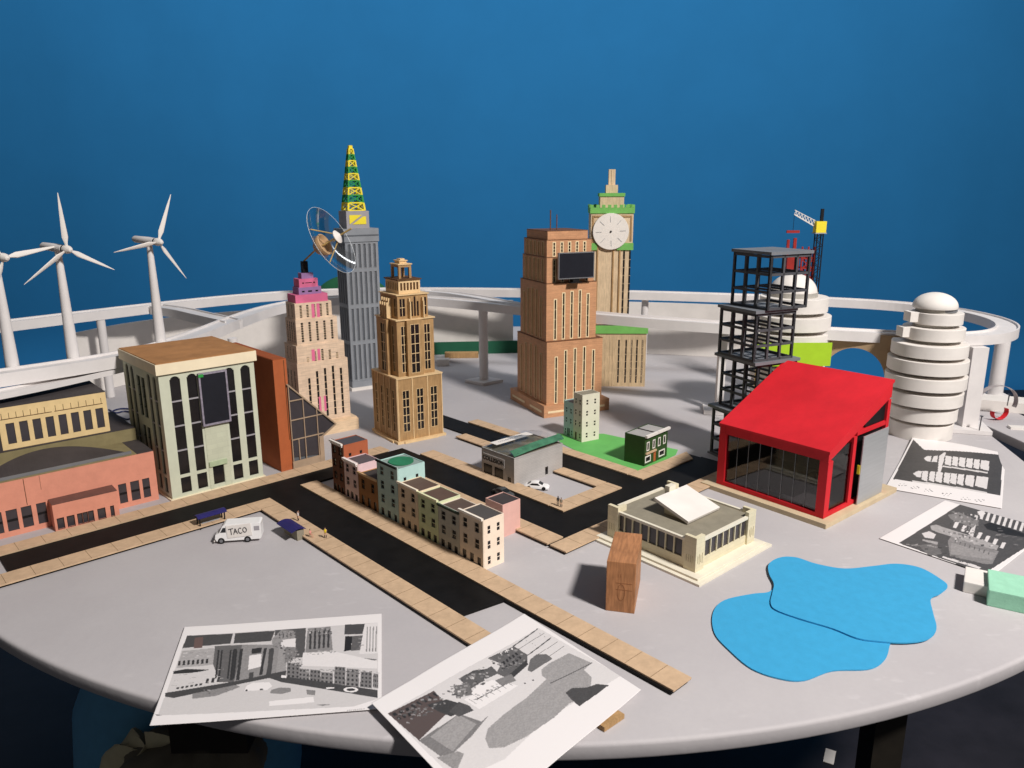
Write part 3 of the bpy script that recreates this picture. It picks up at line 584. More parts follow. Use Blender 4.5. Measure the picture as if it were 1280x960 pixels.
# ---- row houses
def winset(Wf, h, n, floors, door=True, pane='glass', fmat='cream_edge', w=.0108, wh=None, fr=.0005):
    o = []; fh = h/floors; wh = wh or fh*.58
    for f in range(floors):
        if f == 0 and door:
            o += [(Wf*.10, .001, Wf*.10+.009, fh*.72, dict(pane=pane, fmat=fmat, fr=0, name='door')), (Wf*.40, .006, Wf*.40+.010, fh*.78, dict(pane=pane, fmat=fmat)), (Wf*.72, .006, Wf*.72+.010, fh*.78, dict(pane=pane, fmat=fmat))]
        else: o += cols(n, 0, Wf, w, f*fh+fh*.22, f*fh+fh*.22+wh, pane=pane, fmat=fmat, bars=1, bw=.0012, fr=fr)
    return o
def endset(Wr, h, floors, m='ivory', z0=None):
    o = []
    for f in range(floors):
        z = (z0 if z0 is not None else .006)+f*(h-.012)/floors
        for s in (Wr*.22, Wr*.66): o.append((s, z+.002, s+.0052, z+.0135, dict(bars=1, bw=.0022, fmat=m, pane='glass')))
    return o
HM = {}
def hm(hx): 
    if hx not in HM: HM[hx] = 'hm'+hx; M['hm'+hx] = mat('house_'+hx, hx, .75, .05, 40, .25)
    return 'hm'+hx
GRP = 'row houses along the diagonal street'
def rowhouse(b0, b1, dep, h, front, side, roofc, cornice, label, floors, style='flat', ends=True, par=.006):
    p = AB(.7425, b1-.0004); Wf = b1-b0-.0008
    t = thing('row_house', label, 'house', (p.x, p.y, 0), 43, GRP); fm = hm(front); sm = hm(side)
    mb = MB(); tt = .0022; ops = winset(Wf, h, 2, floors, fmat=fm)
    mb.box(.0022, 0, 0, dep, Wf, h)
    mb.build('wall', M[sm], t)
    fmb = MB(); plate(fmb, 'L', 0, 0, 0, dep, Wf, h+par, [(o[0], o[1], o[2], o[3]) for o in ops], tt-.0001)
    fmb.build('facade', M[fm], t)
    for o in ops:
        opt = dict(o[4]); nm = opt.pop('name', 'window'); window(t, nm, 'L', o[0], o[1], o[2], o[3], 0, 0, 0, tt, **opt)
    if ends:
        for z0 in ([h-.030] if ends == 'top' else [h*.10, h*.42, h*.73]):
            for s0 in (dep*.22, dep*.66): MB().box(s0, -.0004, z0, s0+.0056, -.00005, z0+.0055).box(s0, -.0004, z0+.0073, s0+.0056, -.00005, z0+.0132).build('window', M['glass'], t)
    MB().box(.0024, .0015, h+.0002, dep-.0015, Wf-.0015, h+.0008).build('roof', M[hm(roofc)], t)
    MB().box(.0024, .0002, h+.0002, dep, .0014, h+par*.35).box(.0024, Wf-.0014, h+.0002, dep, Wf-.0002, h+par*.35).box(dep-.0014, .0015, h+.001, dep, Wf-.0015, h+par*.35).build('parapet', M[sm], t)
    c = MB()
    if style == 'dentil':
        c.box(-.0045, -.0005, h+par*.35, -.0001, Wf+.0004, h+par)
        for k in range(9): y = Wf*(k+.2)/9; c.box(-.0028, y, h-.0015, -.0001, y+Wf*.05, h+par*.34)
    else: c.box(-.0030, -.0003, h+par*.45, -.0001, Wf+.0003, h+par+.0006)
    c.build('cornice', M[hm(cornice)], t)
    if style == 'green': MB().lathe([(0, .0034), (.0235, .0034), (.0235, .0014), (0, .0014)], 32, (dep*.52, Wf*.5, h)).build('green_disc', mat('disc_green', '2C7A56', .7), t)
    return t
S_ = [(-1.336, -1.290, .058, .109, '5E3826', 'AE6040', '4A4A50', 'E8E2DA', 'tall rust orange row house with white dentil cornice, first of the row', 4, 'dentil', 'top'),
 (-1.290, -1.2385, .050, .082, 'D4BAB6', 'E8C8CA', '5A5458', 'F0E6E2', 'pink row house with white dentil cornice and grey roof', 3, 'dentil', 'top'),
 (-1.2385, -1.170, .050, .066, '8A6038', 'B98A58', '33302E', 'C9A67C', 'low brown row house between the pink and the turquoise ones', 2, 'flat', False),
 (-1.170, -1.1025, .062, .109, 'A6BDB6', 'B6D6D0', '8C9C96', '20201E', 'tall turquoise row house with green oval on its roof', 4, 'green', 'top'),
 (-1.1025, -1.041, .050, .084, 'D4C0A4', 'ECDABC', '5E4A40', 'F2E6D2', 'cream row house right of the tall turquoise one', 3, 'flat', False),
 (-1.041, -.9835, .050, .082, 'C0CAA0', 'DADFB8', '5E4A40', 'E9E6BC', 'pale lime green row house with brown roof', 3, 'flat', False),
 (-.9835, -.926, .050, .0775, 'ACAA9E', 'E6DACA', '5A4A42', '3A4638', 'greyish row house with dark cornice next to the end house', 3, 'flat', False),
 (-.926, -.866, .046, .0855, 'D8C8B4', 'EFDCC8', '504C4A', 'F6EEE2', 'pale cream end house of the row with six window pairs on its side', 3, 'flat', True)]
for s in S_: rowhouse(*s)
def smallhouse(p, deg, W, D_, H, fm, sm, roofc, label, R, L, name='house', cat='house', grp=None):
    t = thing(name, label, cat, p, deg, grp); block(t, M[sm], 0, 0, 0, W, D_, H, R, L, t=.002)
    MB().box(.0015, .0015, H+.0002, W-.0015, D_-.0015, H+.0008).build('roof', M[roofc], t)
    MB().box(0, 0, H+.0001, W, .0013, H+.002).box(0, D_-.0013, H+.0001, W, D_, H+.002).box(0, .0014, H+.0001, .0013, D_-.0014, H+.002).box(W-.0013, .0014, H+.0001, W, D_-.0014, H+.002).build('parapet', M[fm], t)
    return t
p = AB(.849, -.936); smallhouse((p.x, p.y, 0), 43, .043, .046, .0605, 'salmon', 'salmon', 'dark_roof', 'plain salmon pink house with grey roof set behind the row', (), ())
def dots(n, s0, s1, zs, m='ivory'): return [(s0+(s1-s0)*(k+.5)/n-.0026, z, s0+(s1-s0)*(k+.5)/n+.0026, z+.012, dict(bars=1, bw=.0024, fmat=m, pane='glass')) for k in range(n) for z in zs]
p = G(727, 553, .001); smallhouse(p, 30, .052, .037, .118, 'ivory', 'ivory', 'roofgrey', 'tall cream house on the green paper', dots(2, .003, .050, (.010, .038, .066, .094)), dots(2, .001, .036, (.038, .066, .094))+[(.022, .001, .030, .020, dict(pane='ply_dark', name='door')), (.006, .008, .0112, .020, dict(bars=1, bw=.0024, fmat='ivory'))], name='house')
M['aqua'] = mat('aqua_card', 'B2D2CA', .75, .05, 40, .2)
q = p+Vector((-sin(radians(30))*.0375, cos(radians(30))*.0375, 0)); smallhouse(q, 32, .045, .040, .088, 'aqua', 'aqua', 'greyd', 'short aqua blue house attached to the tall cream house', (), dots(2, .001, .038, (.036, .062), 'aqua')+[(.004, .006, .009, .018, dict(bars=1, bw=.0024, fmat='aqua')), (.014, .001, .025, .022, dict(vbars=1, fmat='aqua', name='door')), (.030, .006, .035, .018, dict(bars=1, bw=.0024, fmat='aqua'))])
p = G(805, 583, .001); t = smallhouse(p, 47, .094, .054, .066, 'dgreen', 'dgreen', 'concrete_p', 'dark green house with white window frames and white cornice', [(.010, .036, .016, .052, dict(fr=.0024, fmat='white')), (.034, .036, .040, .052, dict(fr=.0024, fmat='white')), (.056, .036, .062, .052, dict(fr=.0024, fmat='white')), (.078, .036, .084, .052, dict(fr=.0024, fmat='white')), (.006, .009, .023, .019, dict(fr=.003, fmat='white')), (.062, .009, .081, .019, dict(fr=.003, fmat='white')), (.038, .0005, .049, .024, dict(pane='rust', name='door'))], ())
MB().box(0, -.006, .0665, .0465, -.0001, .072).box(.0475, -.006, .0665, .096, -.0001, .072).build('cornice', M['white'], t)
MB().box(.003, -.0035, .0265, .045, -.0001, .0305).build('awning', M['mdf'], t)
MB().box(.0462, .002, .0669, .0478, .052, .069).build('roof_ridge', M['dark_roof'], t)
# green paper
pts = [AB(1.357, -1.289), AB(1.443, -1.205), AB(1.475, -1.002), AB(1.44, -.984), AB(1.283, -.972), AB(1.283, -1.12), AB(1.311, -1.234)]
tag(MB().prism([(v.x, v.y) for v in pts], .0003, .0009).build('grass_paper', M['gpaper']), 'flat bright green paper sheet under three small houses', 'paper')
# ---- collision garage
t = thing('garage_building', 'low grey garage with sign lettering and a curled green edged plastic sheet on its roof', 'garage', G(642.8, 609), 43)
block(t, M['concrete'], 0, 0, 0, .146, .103, .060, [(.092, .003, .101, .021, dict(name='door'))], [(.010, .002, .021, .018, dict(name='door')), (.034, .003, .062, .0295, dict(name='garage_door')), (.069, .003, .097, .0295, dict(name='garage_door'))], t=.0025)
MB().box(0, 0, .0602, .146, .0018, .0635).box(0, .1012, .0602, .146, .103, .0635).box(.1442, .0019, .0602, .146, .1011, .0635).box(0, .0019, .0602, .0018, .1011, .0635).build('parapet', M['concrete_p'], t)
MB().box(.002, .002, .0603, .144, .101, .0608).build('roof', M['roofgrey'], t)
sg = MB().box(-.0012, .030, .0335, -.0001, .098, .0525).build('sign_board', mat('sign_grey', 'BDB9B6', .7), t)
def text(s, size, name, m, parent, loc, rot, ext=.0002, bold=.0):
    c = bpy.data.curves.new(name, 'FONT'); c.body = s; c.size = size; c.extrude = ext; c.offset = bold; c.align_x = 'CENTER'; c.align_y = 'CENTER'; c.materials.append(M[m])
    tmp = bpy.data.objects.new(name, c); COL.objects.link(tmp); bpy.context.view_layer.update()
    me = bpy.data.meshes.new_from_object(tmp.evaluated_get(bpy.context.evaluated_depsgraph_get())); bpy.data.objects.remove(tmp)
    o = bpy.data.objects.new(name, me); COL.objects.link(o); o.parent = parent; o.location = loc; o.rotation_euler = rot; return o
text('COLLISION', .0135, 'lettering', 'black', sg, (-.0016, .064, .043), (pi/2, 0, -pi/2), bold=.0003)
mb = MB(); n = 12; vs = []
for i in range(n+1):
    for j in range(9):
        x = .004+.150*i/n; y = .005+.098*j/8; z = .0645+.010*sin(pi*i/n*1.0)*(.4+.6*sin(pi*j/8))+.004*sin(i*1.3+j)+.006*(i/n)**3; vs.append((x, y, z))
fs = [(i*9+j, (i+1)*9+j, (i+1)*9+j+1, i*9+j+1) for i in range(n) for j in range(8)]
sh = MB().add(vs, fs).build('plastic_sheet', M['clear'], None, smooth=True); sh.parent = None
sh.location = t.location; sh.rotation_euler[2] = radians(43); tag(sh, 'curled clear plastic sheet with green strip lying on the garage roof', 'plastic sheet')
M['gplastic'] = mat('green_plastic', '3F6F55', .4, .3, 40)
vs = []
for i in range(n+1):
    x = .004+.150*i/n
    for j, (y, z) in enumerate(((.0035, .0648), (.010, .0705), (.018, .0735))): vs.append((x, y, z+.008*sin(pi*i/n)*.5+.006*(i/n)**3))
MB().add(vs+[(a, b, c-.0006) for a, b, c in vs], [(i*3+j, (i+1)*3+j, (i+1)*3+j+1, i*3+j+1) for i in range(n) for j in range(2)]+[(39+i*3+j, 39+i*3+j+1, 39+(i+1)*3+j+1, 39+(i+1)*3+j) for i in range(n) for j in range(2)]).build('green_strip', M['gplastic'], sh, smooth=True)
bn = MB().box(.014, .070, .0722, .124, .092, .0728); bn = bn.build('banner', M['white'], sh); bn.rotation_euler = (0, 0, 0)
text('COLLISION  REPAIR', .0085, 'lettering', 'grey', bn, (.066, .081, .0730), (0, 0, 0), ext=.00005)
# ---- museum
t = thing('museum_building', 'ivory card pavilion with corner piers, black windows and tilted white skylight', 'building', G(868, 720.6), 41.5)
MB().box(-.024, -.026, 0, .190, .205, .004).box(-.016, -.017, .0042, .183, .198, .0075).build('steps', M['ivory'], t, bevel=.0006)
Rw = [(.028+.0175*k, .016, .028+.0175*k+.0155, .046, dict(pane='pane_grey', fmat='ivory')) for k in range(8)]
Lw = [(.028+.0175*k, .016, .028+.0175*k+.0155, .046, dict(pane='pane_grey', fmat='ivory')) for k in range(8)]
W, D_ = .170, .183
block(t, M['stone'], .002, .002, .0077, W-.004, D_-.004, .047, [(a-.002, b-.0, c-.002, d-.0, o) for a, b, c, d, o in Rw], [(a-.002, b, c-.002, d, o) for a, b, c, d, o in Lw], t=.004)
pgm = mat('pier_groove', 'A79C7E', .8)
for x, y in ((0, 0), (W-.020, 0), (0, D_-.020), (W-.020, D_-.020)):
    mb = MB(); mb.box(x-.0015, y-.0015, .0077, x+.0215, y+.0055, .0665).box(x-.0015 if x == 0 else x+.0155, y+.0057, .0077, x+.0055 if x == 0 else x+.0215, y+.0215, .0665)
    for k in range(4): mb.box(x+.004+.004*k, y-.0021, .022-.003*(k % 2), x+.0046+.004*k, y-.0015, .034+.003*(k % 2), 1); 
    for k in range(4): mb.box(x-.0021, y+.004+.004*k, .022, x-.0015, y+.0046+.004*k, .034, 1)
    mb.build('pier', [M['stone'], pgm], t)
MB().box(.022, -.0008, .0548, W-.022, .0045, .0595).box(.022, D_-.0045, .0548, W-.022, D_+.0008, .0595).box(-.0008, .022, .0548, .0045, D_-.022, .0595).box(W-.0045, .022, .0548, W+.0008, D_-.022, .0595).build('parapet', M['ivory'], t)
MB().box(.003, .003, .0549, W-.003, D_-.003, .0565).build('roof', M['roofgrey'], t)
mb = MB(); x0, x1, ya, yb = .048, .140, .058, .125
sk = MB().add([(x0+.012, ya+.010, .0567), (x1-.012, ya+.010, .0567), (x1-.012, yb-.016, .0567), (x0+.012, yb-.016, .0567), (x0+.012, ya+.010, .0615), (x1-.012, ya+.010, .0615), (x1-.012, yb-.016, .0735), (x0+.012, yb-.016, .0735)], [(0, 3, 2, 1), (4, 5, 6, 7), (0, 1, 5, 4), (1, 2, 6, 5), (2, 3, 7, 6), (3, 0, 4, 7)]).build('skylight_base', M['stone'], t)
mb = MB(); mb.add([(x0, ya-.006, .0585), (x1, ya-.006, .0585), (x1, yb, .0795), (x0, yb, .0795), (x0, ya-.008, .0635), (x1, ya-.008, .0635), (x1, yb-.003, .0845), (x0, yb-.003, .0845)], [(0, 3, 2, 1), (4, 5, 6, 7), (0, 1, 5, 4), (1, 2, 6, 5), (2, 3, 7, 6), (3, 0, 4, 7)])
mb.build('skylight', M['white'], t, bevel=.0005); MB().box(x1-.052, yb-.004, .076, x1-.034, yb+.006, .094).build('skylight_bracket', M['ivory'], t)
MB().box(.148, .162, .0567, .15, .166, .060).build('peg', M['black'], t)
# ---- cherry block with sketched lines
c0 = G(756.7, 763); t = thing('wood_block', 'small upright cherry wood block with faint pencil marks', 'wood block', c0, -14)
hb = .080; a = radians(-10)
def loc_(px, py, z, deg=-10, o=c0):
    d = G(px, py, z)-o; r = radians(deg); return (d.x*cos(r)+d.y*sin(r), -d.x*sin(r)+d.y*cos(r))
MB().box(0, 0, 0, .0425, .103, hb).build('block', M['block'], t, bevel=.0012)
mk = mat('pencil', '8A5A38', .8); mb = MB()
for z in (.036, .0365+.010): mb.box(.014, -.0003, z, .038, -.00005, z+.0005)
for k in range(20):
    a0 = 2*pi*k/20; a1 = 2*pi*(k+1)/20; mb.bar((.022+.0055*cos(a0), -.0002, .032+.013*sin(a0)), (.022+.0055*cos(a1), -.0002, .032+.013*sin(a1)), .0005, .0003, upv=(0, 1, 0))
for x in (.017, .0205): mb.box(x, -.0003, .056, x+.0004, -.00005, .061)
mb.build('pencil_mark', mk, t)
# ---- red shed-roof building
t = thing('red_pavilion', 'bright red building with slanted roof, large dark glazing and aluminium side panel', 'building', G(1028, 655, .0), 39.5)
W, D_, h0, h1 = .225, .236, .140, .239; zb = .010
MB().box(-.018, -.016, 0, .262, .262, .0095).build('base_board', M['board'], t, bevel=.0006)
def top(x): return h0+(h1-h0)*x/W
mb = MB(); mb.box(0, 0, zb, .017, .017, h0-.020).box(0, D_-.017, zb, .017, D_, h0-.020).box(0, .017, zb, .017, D_-.017, zb+.008)
MB().box(W-.012, 0, zb, W, .014, .20).build('rear_post', M['red'], t); MB().box(W-.012, D_-.012, zb, W, D_, .20).build('rear_post', M['red'], t)
mb.box(.017, 0, zb, W-.012, .010, zb+.008)
mb.build('frame', M['red'], t); MB().box(.088, .0, zb+.0082, .100, .010, .1495).build('mid_post', M['red'], t)
mb = MB(); xz(mb, [(0, h0-.0198), (W, h0-.0198+.085), (W, h1-.004), (0, h0-.004)], 0.0004, .014); xz(mb, [(0, h0-.0198), (W, h0-.0198+.085), (W, h1-.004), (0, h0-.004)], D_-.014, D_-.0004)
mb.box(.0002, .0142, h0-.0198, .012, D_-.0142, h0-.004); mb.box(W-.012, .0142, .19, W-.0002, D_-.0142, h1-.006)
xz(mb, [(.1002, .150), (W-.0122, .150), (W-.0122, .158), (.1002, .158)], .0006, .010)
mb.build('fascia', M['red'], t)
mb = MB(); xz(mb, [(-.0015, h0-.0038), (W+.002, h1-.0038), (W+.002, h1+.0008), (-.0015, h0+.0008)], -.0015, D_+.0015); mb.build('roof', M['red'], t)
MB().box(.020, .020, zb, W-.014, D_-.020, zb+.001).build('inner_floor', M['concrete_p'], t)
MB().box(W-.013, .0145, zb, W-.0125, D_-.013, .19).box(.02, D_-.0125, zb, W-.014, D_-.012, .13).build('back_wall', M['black'], t)
MB().box(.005, .0172, zb+.0082, .006, D_-.0172, h0-.020).build('glazing', M['tint'], t)
mb = MB()
for k in range(1, 8): y = .017+(D_-.034)*k/8; mb.box(.0040, y-.0004, zb+.0082, .0048, y+.0004, h0-.0202)
mb.build('glazing_bar', M['bezel'], t)
mb = MB(); mb.box(.0172, .004, zb+.0082, .0878, .005, .1395); mb.build('side_glazing', M['tint'], t)
mb = MB(); xz(mb, [(.135, .159), (W-.0135, .159), (W-.0135, .2035), (.135, .1725)], .004, .005); mb.build('upper_pane', M['black'], t)
MB().box(.05, .09, zb+.0012, .13, .20, .05).build('inner_plinth', M['dark_roof'], t)
MB().box(.1005, .006, zb+.0082, W-.0125, .0075, .1495).build('side_wall', M['black'], t)
MB().box(.112, -.0075, zb+.0002, .212, -.0055, .1475).build('metal_panel', M['silver'], t)
MB().box(.1105, -.006, .072, .1118, -.001, .090).build('hinge', M['yel'], t)
# ---- dark steel frame tower
pL = G(888, 566); sd = .125; an = radians(26)
N0 = pL+Vector((sin(an), -cos(an), 0))*sd; t = thing('steel_frame_tower', 'dark grey open frame tower of four stacked cages behind the red pavilion', 'tower', N0, 26)
def cage(x, y, s, z0, z1, levels, nb, sx, sy, ss, nm='frame_cage'):
    mb = MB(); b = .0052; H = z1-z0
    for lv in range(levels+1):
        z = z0+(H-.004)*lv/levels if lv else z0+.002
        for a0, a1 in (((x, y), (x+s, y)), ((x, y), (x, y+s)), ((x+s, y), (x+s, y+s)), ((x, y+s), (x+s, y+s))): mb.bar((a0[0], a0[1], z), (a1[0], a1[1], z), b, b)
    for k in range(nb+1):
        q = s*k/nb
        for px, py in ((x+q, y), (x+q, y+s), (x, y+q), (x+s, y+q)): mb.box(px-b/2+k*1e-5, py-b/2, z0, px+b/2+k*1e-5, py+b/2, z1-.0001)
    for k in range(1, nb):
        for l in range(1, nb): mb.box(x+s*k/nb-b*.42, y+s*l/nb-b*.42, z0, x+s*k/nb+b*.42, y+s*l/nb+b*.42, z1-.0002)
        for lv in range(1, levels):
            z = z0+(H-.004)*lv/levels+.0003; mb.bar((x+s*k/nb, y, z), (x+s*k/nb, y+s, z), b*.8, b*.8)
    c = mb.build(nm, M['steel'], t)
    MB().box(sx, sy, z1, sx+ss, sy+ss, z1+.0065).build('slab', M['steel_top'], t)
    return c
MB().box(-.005, -.005, 0, sd+.005, sd+.005, .004).build('base_slab', M['steel_top'], t)
cage(.0, .004, .118, .0042, .114, 3, 3, -.010, -.002, .134); cage(.012, .006, .110, .1207, .236, 3, 3, -.006, -.005, .130); cage(-.004, .004, .108, .2427, .348, 3, 3, -.013, -.003, .119); cage(.015, -.006, .108, .3547, .470, 3, 3, .009, -.012, .120)
# ---- white round towers
def disc_tower(px, py, rings, label, dome, name='round_tower', col=True):
    c = G(px, py); t = thing(name, label, 'tower', c, 0)
    for (r, z0, z1, dx, a) in rings:
        mb = MB(); bz = min(.0009, (z1-z0)*.2); mb.lathe([(0, z0), (r-bz, z0), (r, z0+bz), (r, z1-bz), (r-bz, z1), (0, z1)], 64, (dx, 0, 0)); mb.build('storey_disc', M['white'], t, smooth=True)
    zt = rings[-1][2]; z0 = rings[0][2]
    MB().lathe([(0, z0+.0002), (rings[0][0]*.80, z0+.0002), (rings[-1][0]*.72, zt+.012), (0, zt+.012)], 48).build('core', mat('core_grey', 'A8A49C', .8), t, smooth=True)
    r, h, zb_ = dome; MB().lathe([(0, zb_), (r*.985, zb_), (r, zb_+.003)]+[(r*cos(a), zb_+.003+h*sin(a)) for a in [pi/2*k/14 for k in range(1, 14)]]+[(.0004, zb_+.003+h)], 64).build('dome', M['white'], t, smooth=True)
    return t
k_ = 1/500
rt = [(.074, 0, .042, .001, 0), (.080, .049, .083, 0, 0), (.0885, .091, .125, -.001, 0), (.092, .134, .167, -.001, 0), (.0905, .175, .209, -.001, 0), (.0855, .216, .249, -.001, 0), (.069, .257, .289, .004, 0), (.0575, .296, .326, .008, 0)]
rt = [(r, a*.962, b*.962-.0015, dx, q) for r, a, b, dx, q in rt]
tw = disc_tower(1148, 542, rt, 'white round tower of stacked discs under a dome, right of the red pavilion', (.050, .034, .322))
MB().lathe([(0, .3140), (.042, .3140), (.042, .3218), (0, .3218)], 48, (.008, 0, 0)).build('collar', M['bezel'], tw, smooth=True)
for z, x in ((.289, -.060), (.252, -.074)): MB().box(x-.006, -.018, z, x+.016, .016, z+.024).build('side_fin', M['white'], tw, bevel=.001)
c = G(1152, 538); 
rf = [(.085, 0, .05, 0, 0), (.09, .06, .10, 0, 0), (.095, .11, .150, 0, 0), (.100, .160, .192, 0, 0), (.100, .203, .238, .0, 0), (.100, .248, .283, 0, 0), (.086, .293, .330, .004, 0)]
t = disc_tower(978, 520, rf, 'white round disc tower half hidden behind the dark frame tower', (.060, .050, .336))
# ---- lime card in front of the far tower
a = D(940, 458, 1.89); b = D(1038, 455, 1.89)
mb = MB(); mb.box(0, 0, 0, b.x-a.x, .002, .060); o = mb.build('lime_card', M['lime'], loc=(a.x, 1.89, a.z)); 
t = thing('lime_card', 'bright lime green card standing behind the red pavilion', 'card', (a.x, 1.89, 0)); o.location = (0, 0, a.z); o.parent = t; o.name = 'card'
MB().box(.01, .0025, 0, .014, .0045, a.z+.04).box(b.x-a.x-.022, .0025, 0, b.x-a.x-.018, .0045, a.z+.04).build('stick', M['stick'], t)
# ---- red lattice high-rise and crane behind
Yc = 2.2; pb = D(1012, 372, Yc); t = thing('red_lattice_tower', 'dark red lattice high-rise skeleton seen beyond the dark frame tower', 'tower', (pb.x-.015, Yc, 0), -5)
M['rlat'] = mat('lattice_red', '9C2A24', .6, .15, 30)
zt_ = D(1012, 312, Yc).z; zc0 = pb.z-.02
mb = MB(); wv = .034
for k in range(16):
    z = zt_*k/16
    for x0 in (-wv/2,):
        mb.box(x0, 0, z, x0+wv, .004, z+.004); mb.box(x0, .03, z, x0+wv, .034, z+.004)
    mb.bar((-wv/2, .001, z), (wv/2, .001, z+zt_/16), .003); mb.bar((wv/2, .001, z), (-wv/2, .001, z+zt_/16), .003)
for x in (-wv/2, 0, wv/2): mb.box(x-.002, -.001, 0, x+.002, .0035, zt_+.008); mb.box(x-.002, .0305, 0, x+.002, .0345, zt_)
mb.build('lattice', M['rlat'], t)
mb = MB(); xl = D(985, 330, Yc).x-t.location.x; zl = D(985, 320, Yc).z
mb.box(xl, .005, 0, -.022, .03, zl)
for x, w_, z in ((-.040, .008, D(998, 298, Yc).z), (-.058, .007, D(993, 300, Yc).z)): mb.prism([(x, .01), (x+w_, .01), (x+w_, .018), (x, .018)], zl, z)
mb.build('side_block', M['rlat'], t)
pc = D(1024, 292, Yc); t = thing('tower_crane', 'thin black tower crane with yellow cab and white jib at the back', 'crane', (pc.x, Yc, 0), 0)
mb = MB(); zt_ = pc.z; w_ = .017
for x in (-w_/2, w_/2):
    for y in (-w_/2, w_/2): mb.box(x-.0014, y-.0014, 0, x+.0014, y+.0014, zt_)
n = 30
for k in range(n):
    z = zt_*k/n; z1 = zt_*(k+1)/n; s = 1 if k % 2 else -1
    mb.bar((-s*w_/2, -w_/2, z), (s*w_/2, -w_/2, z1), .0015); mb.bar((-s*w_/2, w_/2, z), (s*w_/2, w_/2, z1), .0015)
mb.build('mast', M['black'], t); MB().box(-.016, -.014, zt_, .016, .014, zt_+.003).build('platform', M['greyl'], t)
MB().box(-.014, -.012, zt_+.0032, .014, .012, zt_+.034).build('cab', M['yel'], t)
MB().box(.001, .0, zt_+.0342, .0085, .008, D(1028, 261, Yc).z).build('mast_head', M['black'], t)
j0 = Vector((-.0145, 0, zt_+.020)); j1 = D(993, 268, Yc)-t.location; j1.y = 0
mb = MB(); mb.bar(j0, j1, .003); mb.bar(j0+Vector((0, 0, .016)), j1+Vector((0, 0, .012)), .0016)
for k in range(7):
    f0 = k/7; f1 = (k+.5)/7; f2 = (k+1)/7
    a_ = j0.lerp(j1, f0); b_ = (j0+Vector((0, 0, .016))).lerp(j1+Vector((0, 0, .012)), f1); c_ = j0.lerp(j1, f2); mb.bar(a_, b_, .0013); mb.bar(b_, c_, .0013)
mb.build('jib', M['white'], t)
hk = D(991, 288, Yc)-t.location; MB().tube((j1.x, 0, j1.z), (j1.x, 0, hk.z), .0006).build('hoist_line', M['black'], t)
o = MB().box(-.018, -.003, 0, .018, .003, .007).build('red_beam', M['rlat'], None, loc=(j1.x+t.location.x, Yc, hk.z-.007)); tag(o, 'short red beam hanging from the crane jib', 'beam')
# ---- elevated track
def catmull(P, step=.02):
    out = []
    for i in range(len(P)-1):
        p0 = P[max(0, i-1)]; p1 = P[i]; p2 = P[i+1]; p3 = P[min(len(P)-1, i+2)]; n = max(2, int((p2-p1).length/step))
        for k in range(n):
            u = k/n; out.append(.5*((2*p1)+(p2-p0)*u+(2*p0-5*p1+4*p2-p3)*u*u+(3*p1-p0-3*p2+p3)*u**3))
    out.append(P[-1].copy()); return out
def smooth_(P, it=1):
    for _ in range(it): P = [P[0]]+[(P[i-1]+P[i]*2+P[i+1])/4 for i in range(1, len(P)-1)]+[P[-1]]
    return P
def ribbon(mb, P, w, zt, zd, zb, wall=.004, dz=0):
    n = len(P); sec = [(-w/2, zb), (-w/2, zt), (-w/2+wall, zt), (-w/2+wall, zd), (w/2-wall, zd), (w/2-wall, zt), (w/2, zt), (w/2, zb)]
    vs = []
    for i, p in enumerate(P):
        d = (P[min(n-1, i+1)]-P[max(0, i-1)]).normalized(); nn = Vector((d.y, -d.x, 0)).normalized()
        for o, z in sec: vs.append((p.x+nn.x*o, p.y+nn.y*o, z+p.z+dz))
    m = len(sec); fs = [(i*m+j, (i+1)*m+j, (i+1)*m+(j+1) % m, i*m+(j+1) % m) for i in range(n-1) for j in range(m)]
    fs += [tuple(range(m))[::-1], tuple((n-1)*m+j for j in range(m))]; mb.add(vs, fs)
ZT = .263
def tp(pts, z=None):
    o = []
    for x, y in pts:
        dz = 0 if z else -.018*min(1, max(0, (x-900)/150)); p = G(x, y, (z or ZT)+dz); o.append(Vector((p.x, p.y, dz)))
    return o
main = tp([(-60, 409), (0, 402), (120, 388), (200, 378), (300, 368.5), (370, 363), (450, 360.3), (531, 360), (653, 361), (800, 364), (900, 367), (1020, 371.5), (1120, 376), (1190, 384), (1240, 394), (1266, 404), (1262, 412), (1235, 417), (1190, 418), (1120, 415.5), (1027, 409.5), (897, 403.5), (780, 394.5), (653, 382), (600, 376), (540, 370.5), (480, 368), (425, 369), (375, 374), (330, 383), (292, 396), (250, 415), (200, 431), (150, 442), (92, 451), (0, 464), (-70, 474)])
main = smooth_(catmull(smooth_(main, 1)), 3)
t = thing('elevated_track', 'long white elevated track looping round the model on posts', 'track', (0, 0, 0))
mb = MB(); ribbon(mb, main, .056, ZT, ZT-.005, ZT-.026); mb.build('deck', M['track'], t)
mb = MB(); ribbon(mb, smooth_(catmull(tp([(196, 381), (225, 385), (252, 391), (280, 397), (292, 400)]))), .050, ZT, ZT-.004, ZT-.0255, dz=-.0011); mb.build('link_deck', M['track'], t)
mb = MB(); ribbon(mb, smooth_(catmull(tp([(530, 362), (560, 364.5), (595, 369.5), (630, 376), (665, 382)]))), .050, ZT, ZT-.004, ZT-.0255, dz=-.0013); mb.build('link_deck', M['track'], t)
mb = MB(); ribbon(mb, smooth_(catmull(tp([(-60, 500), (0, 489), (60, 477), (110, 466), (165, 453)], .235))), .045, .235, .231, .224); mb.build('lower_deck', M['track'], t)
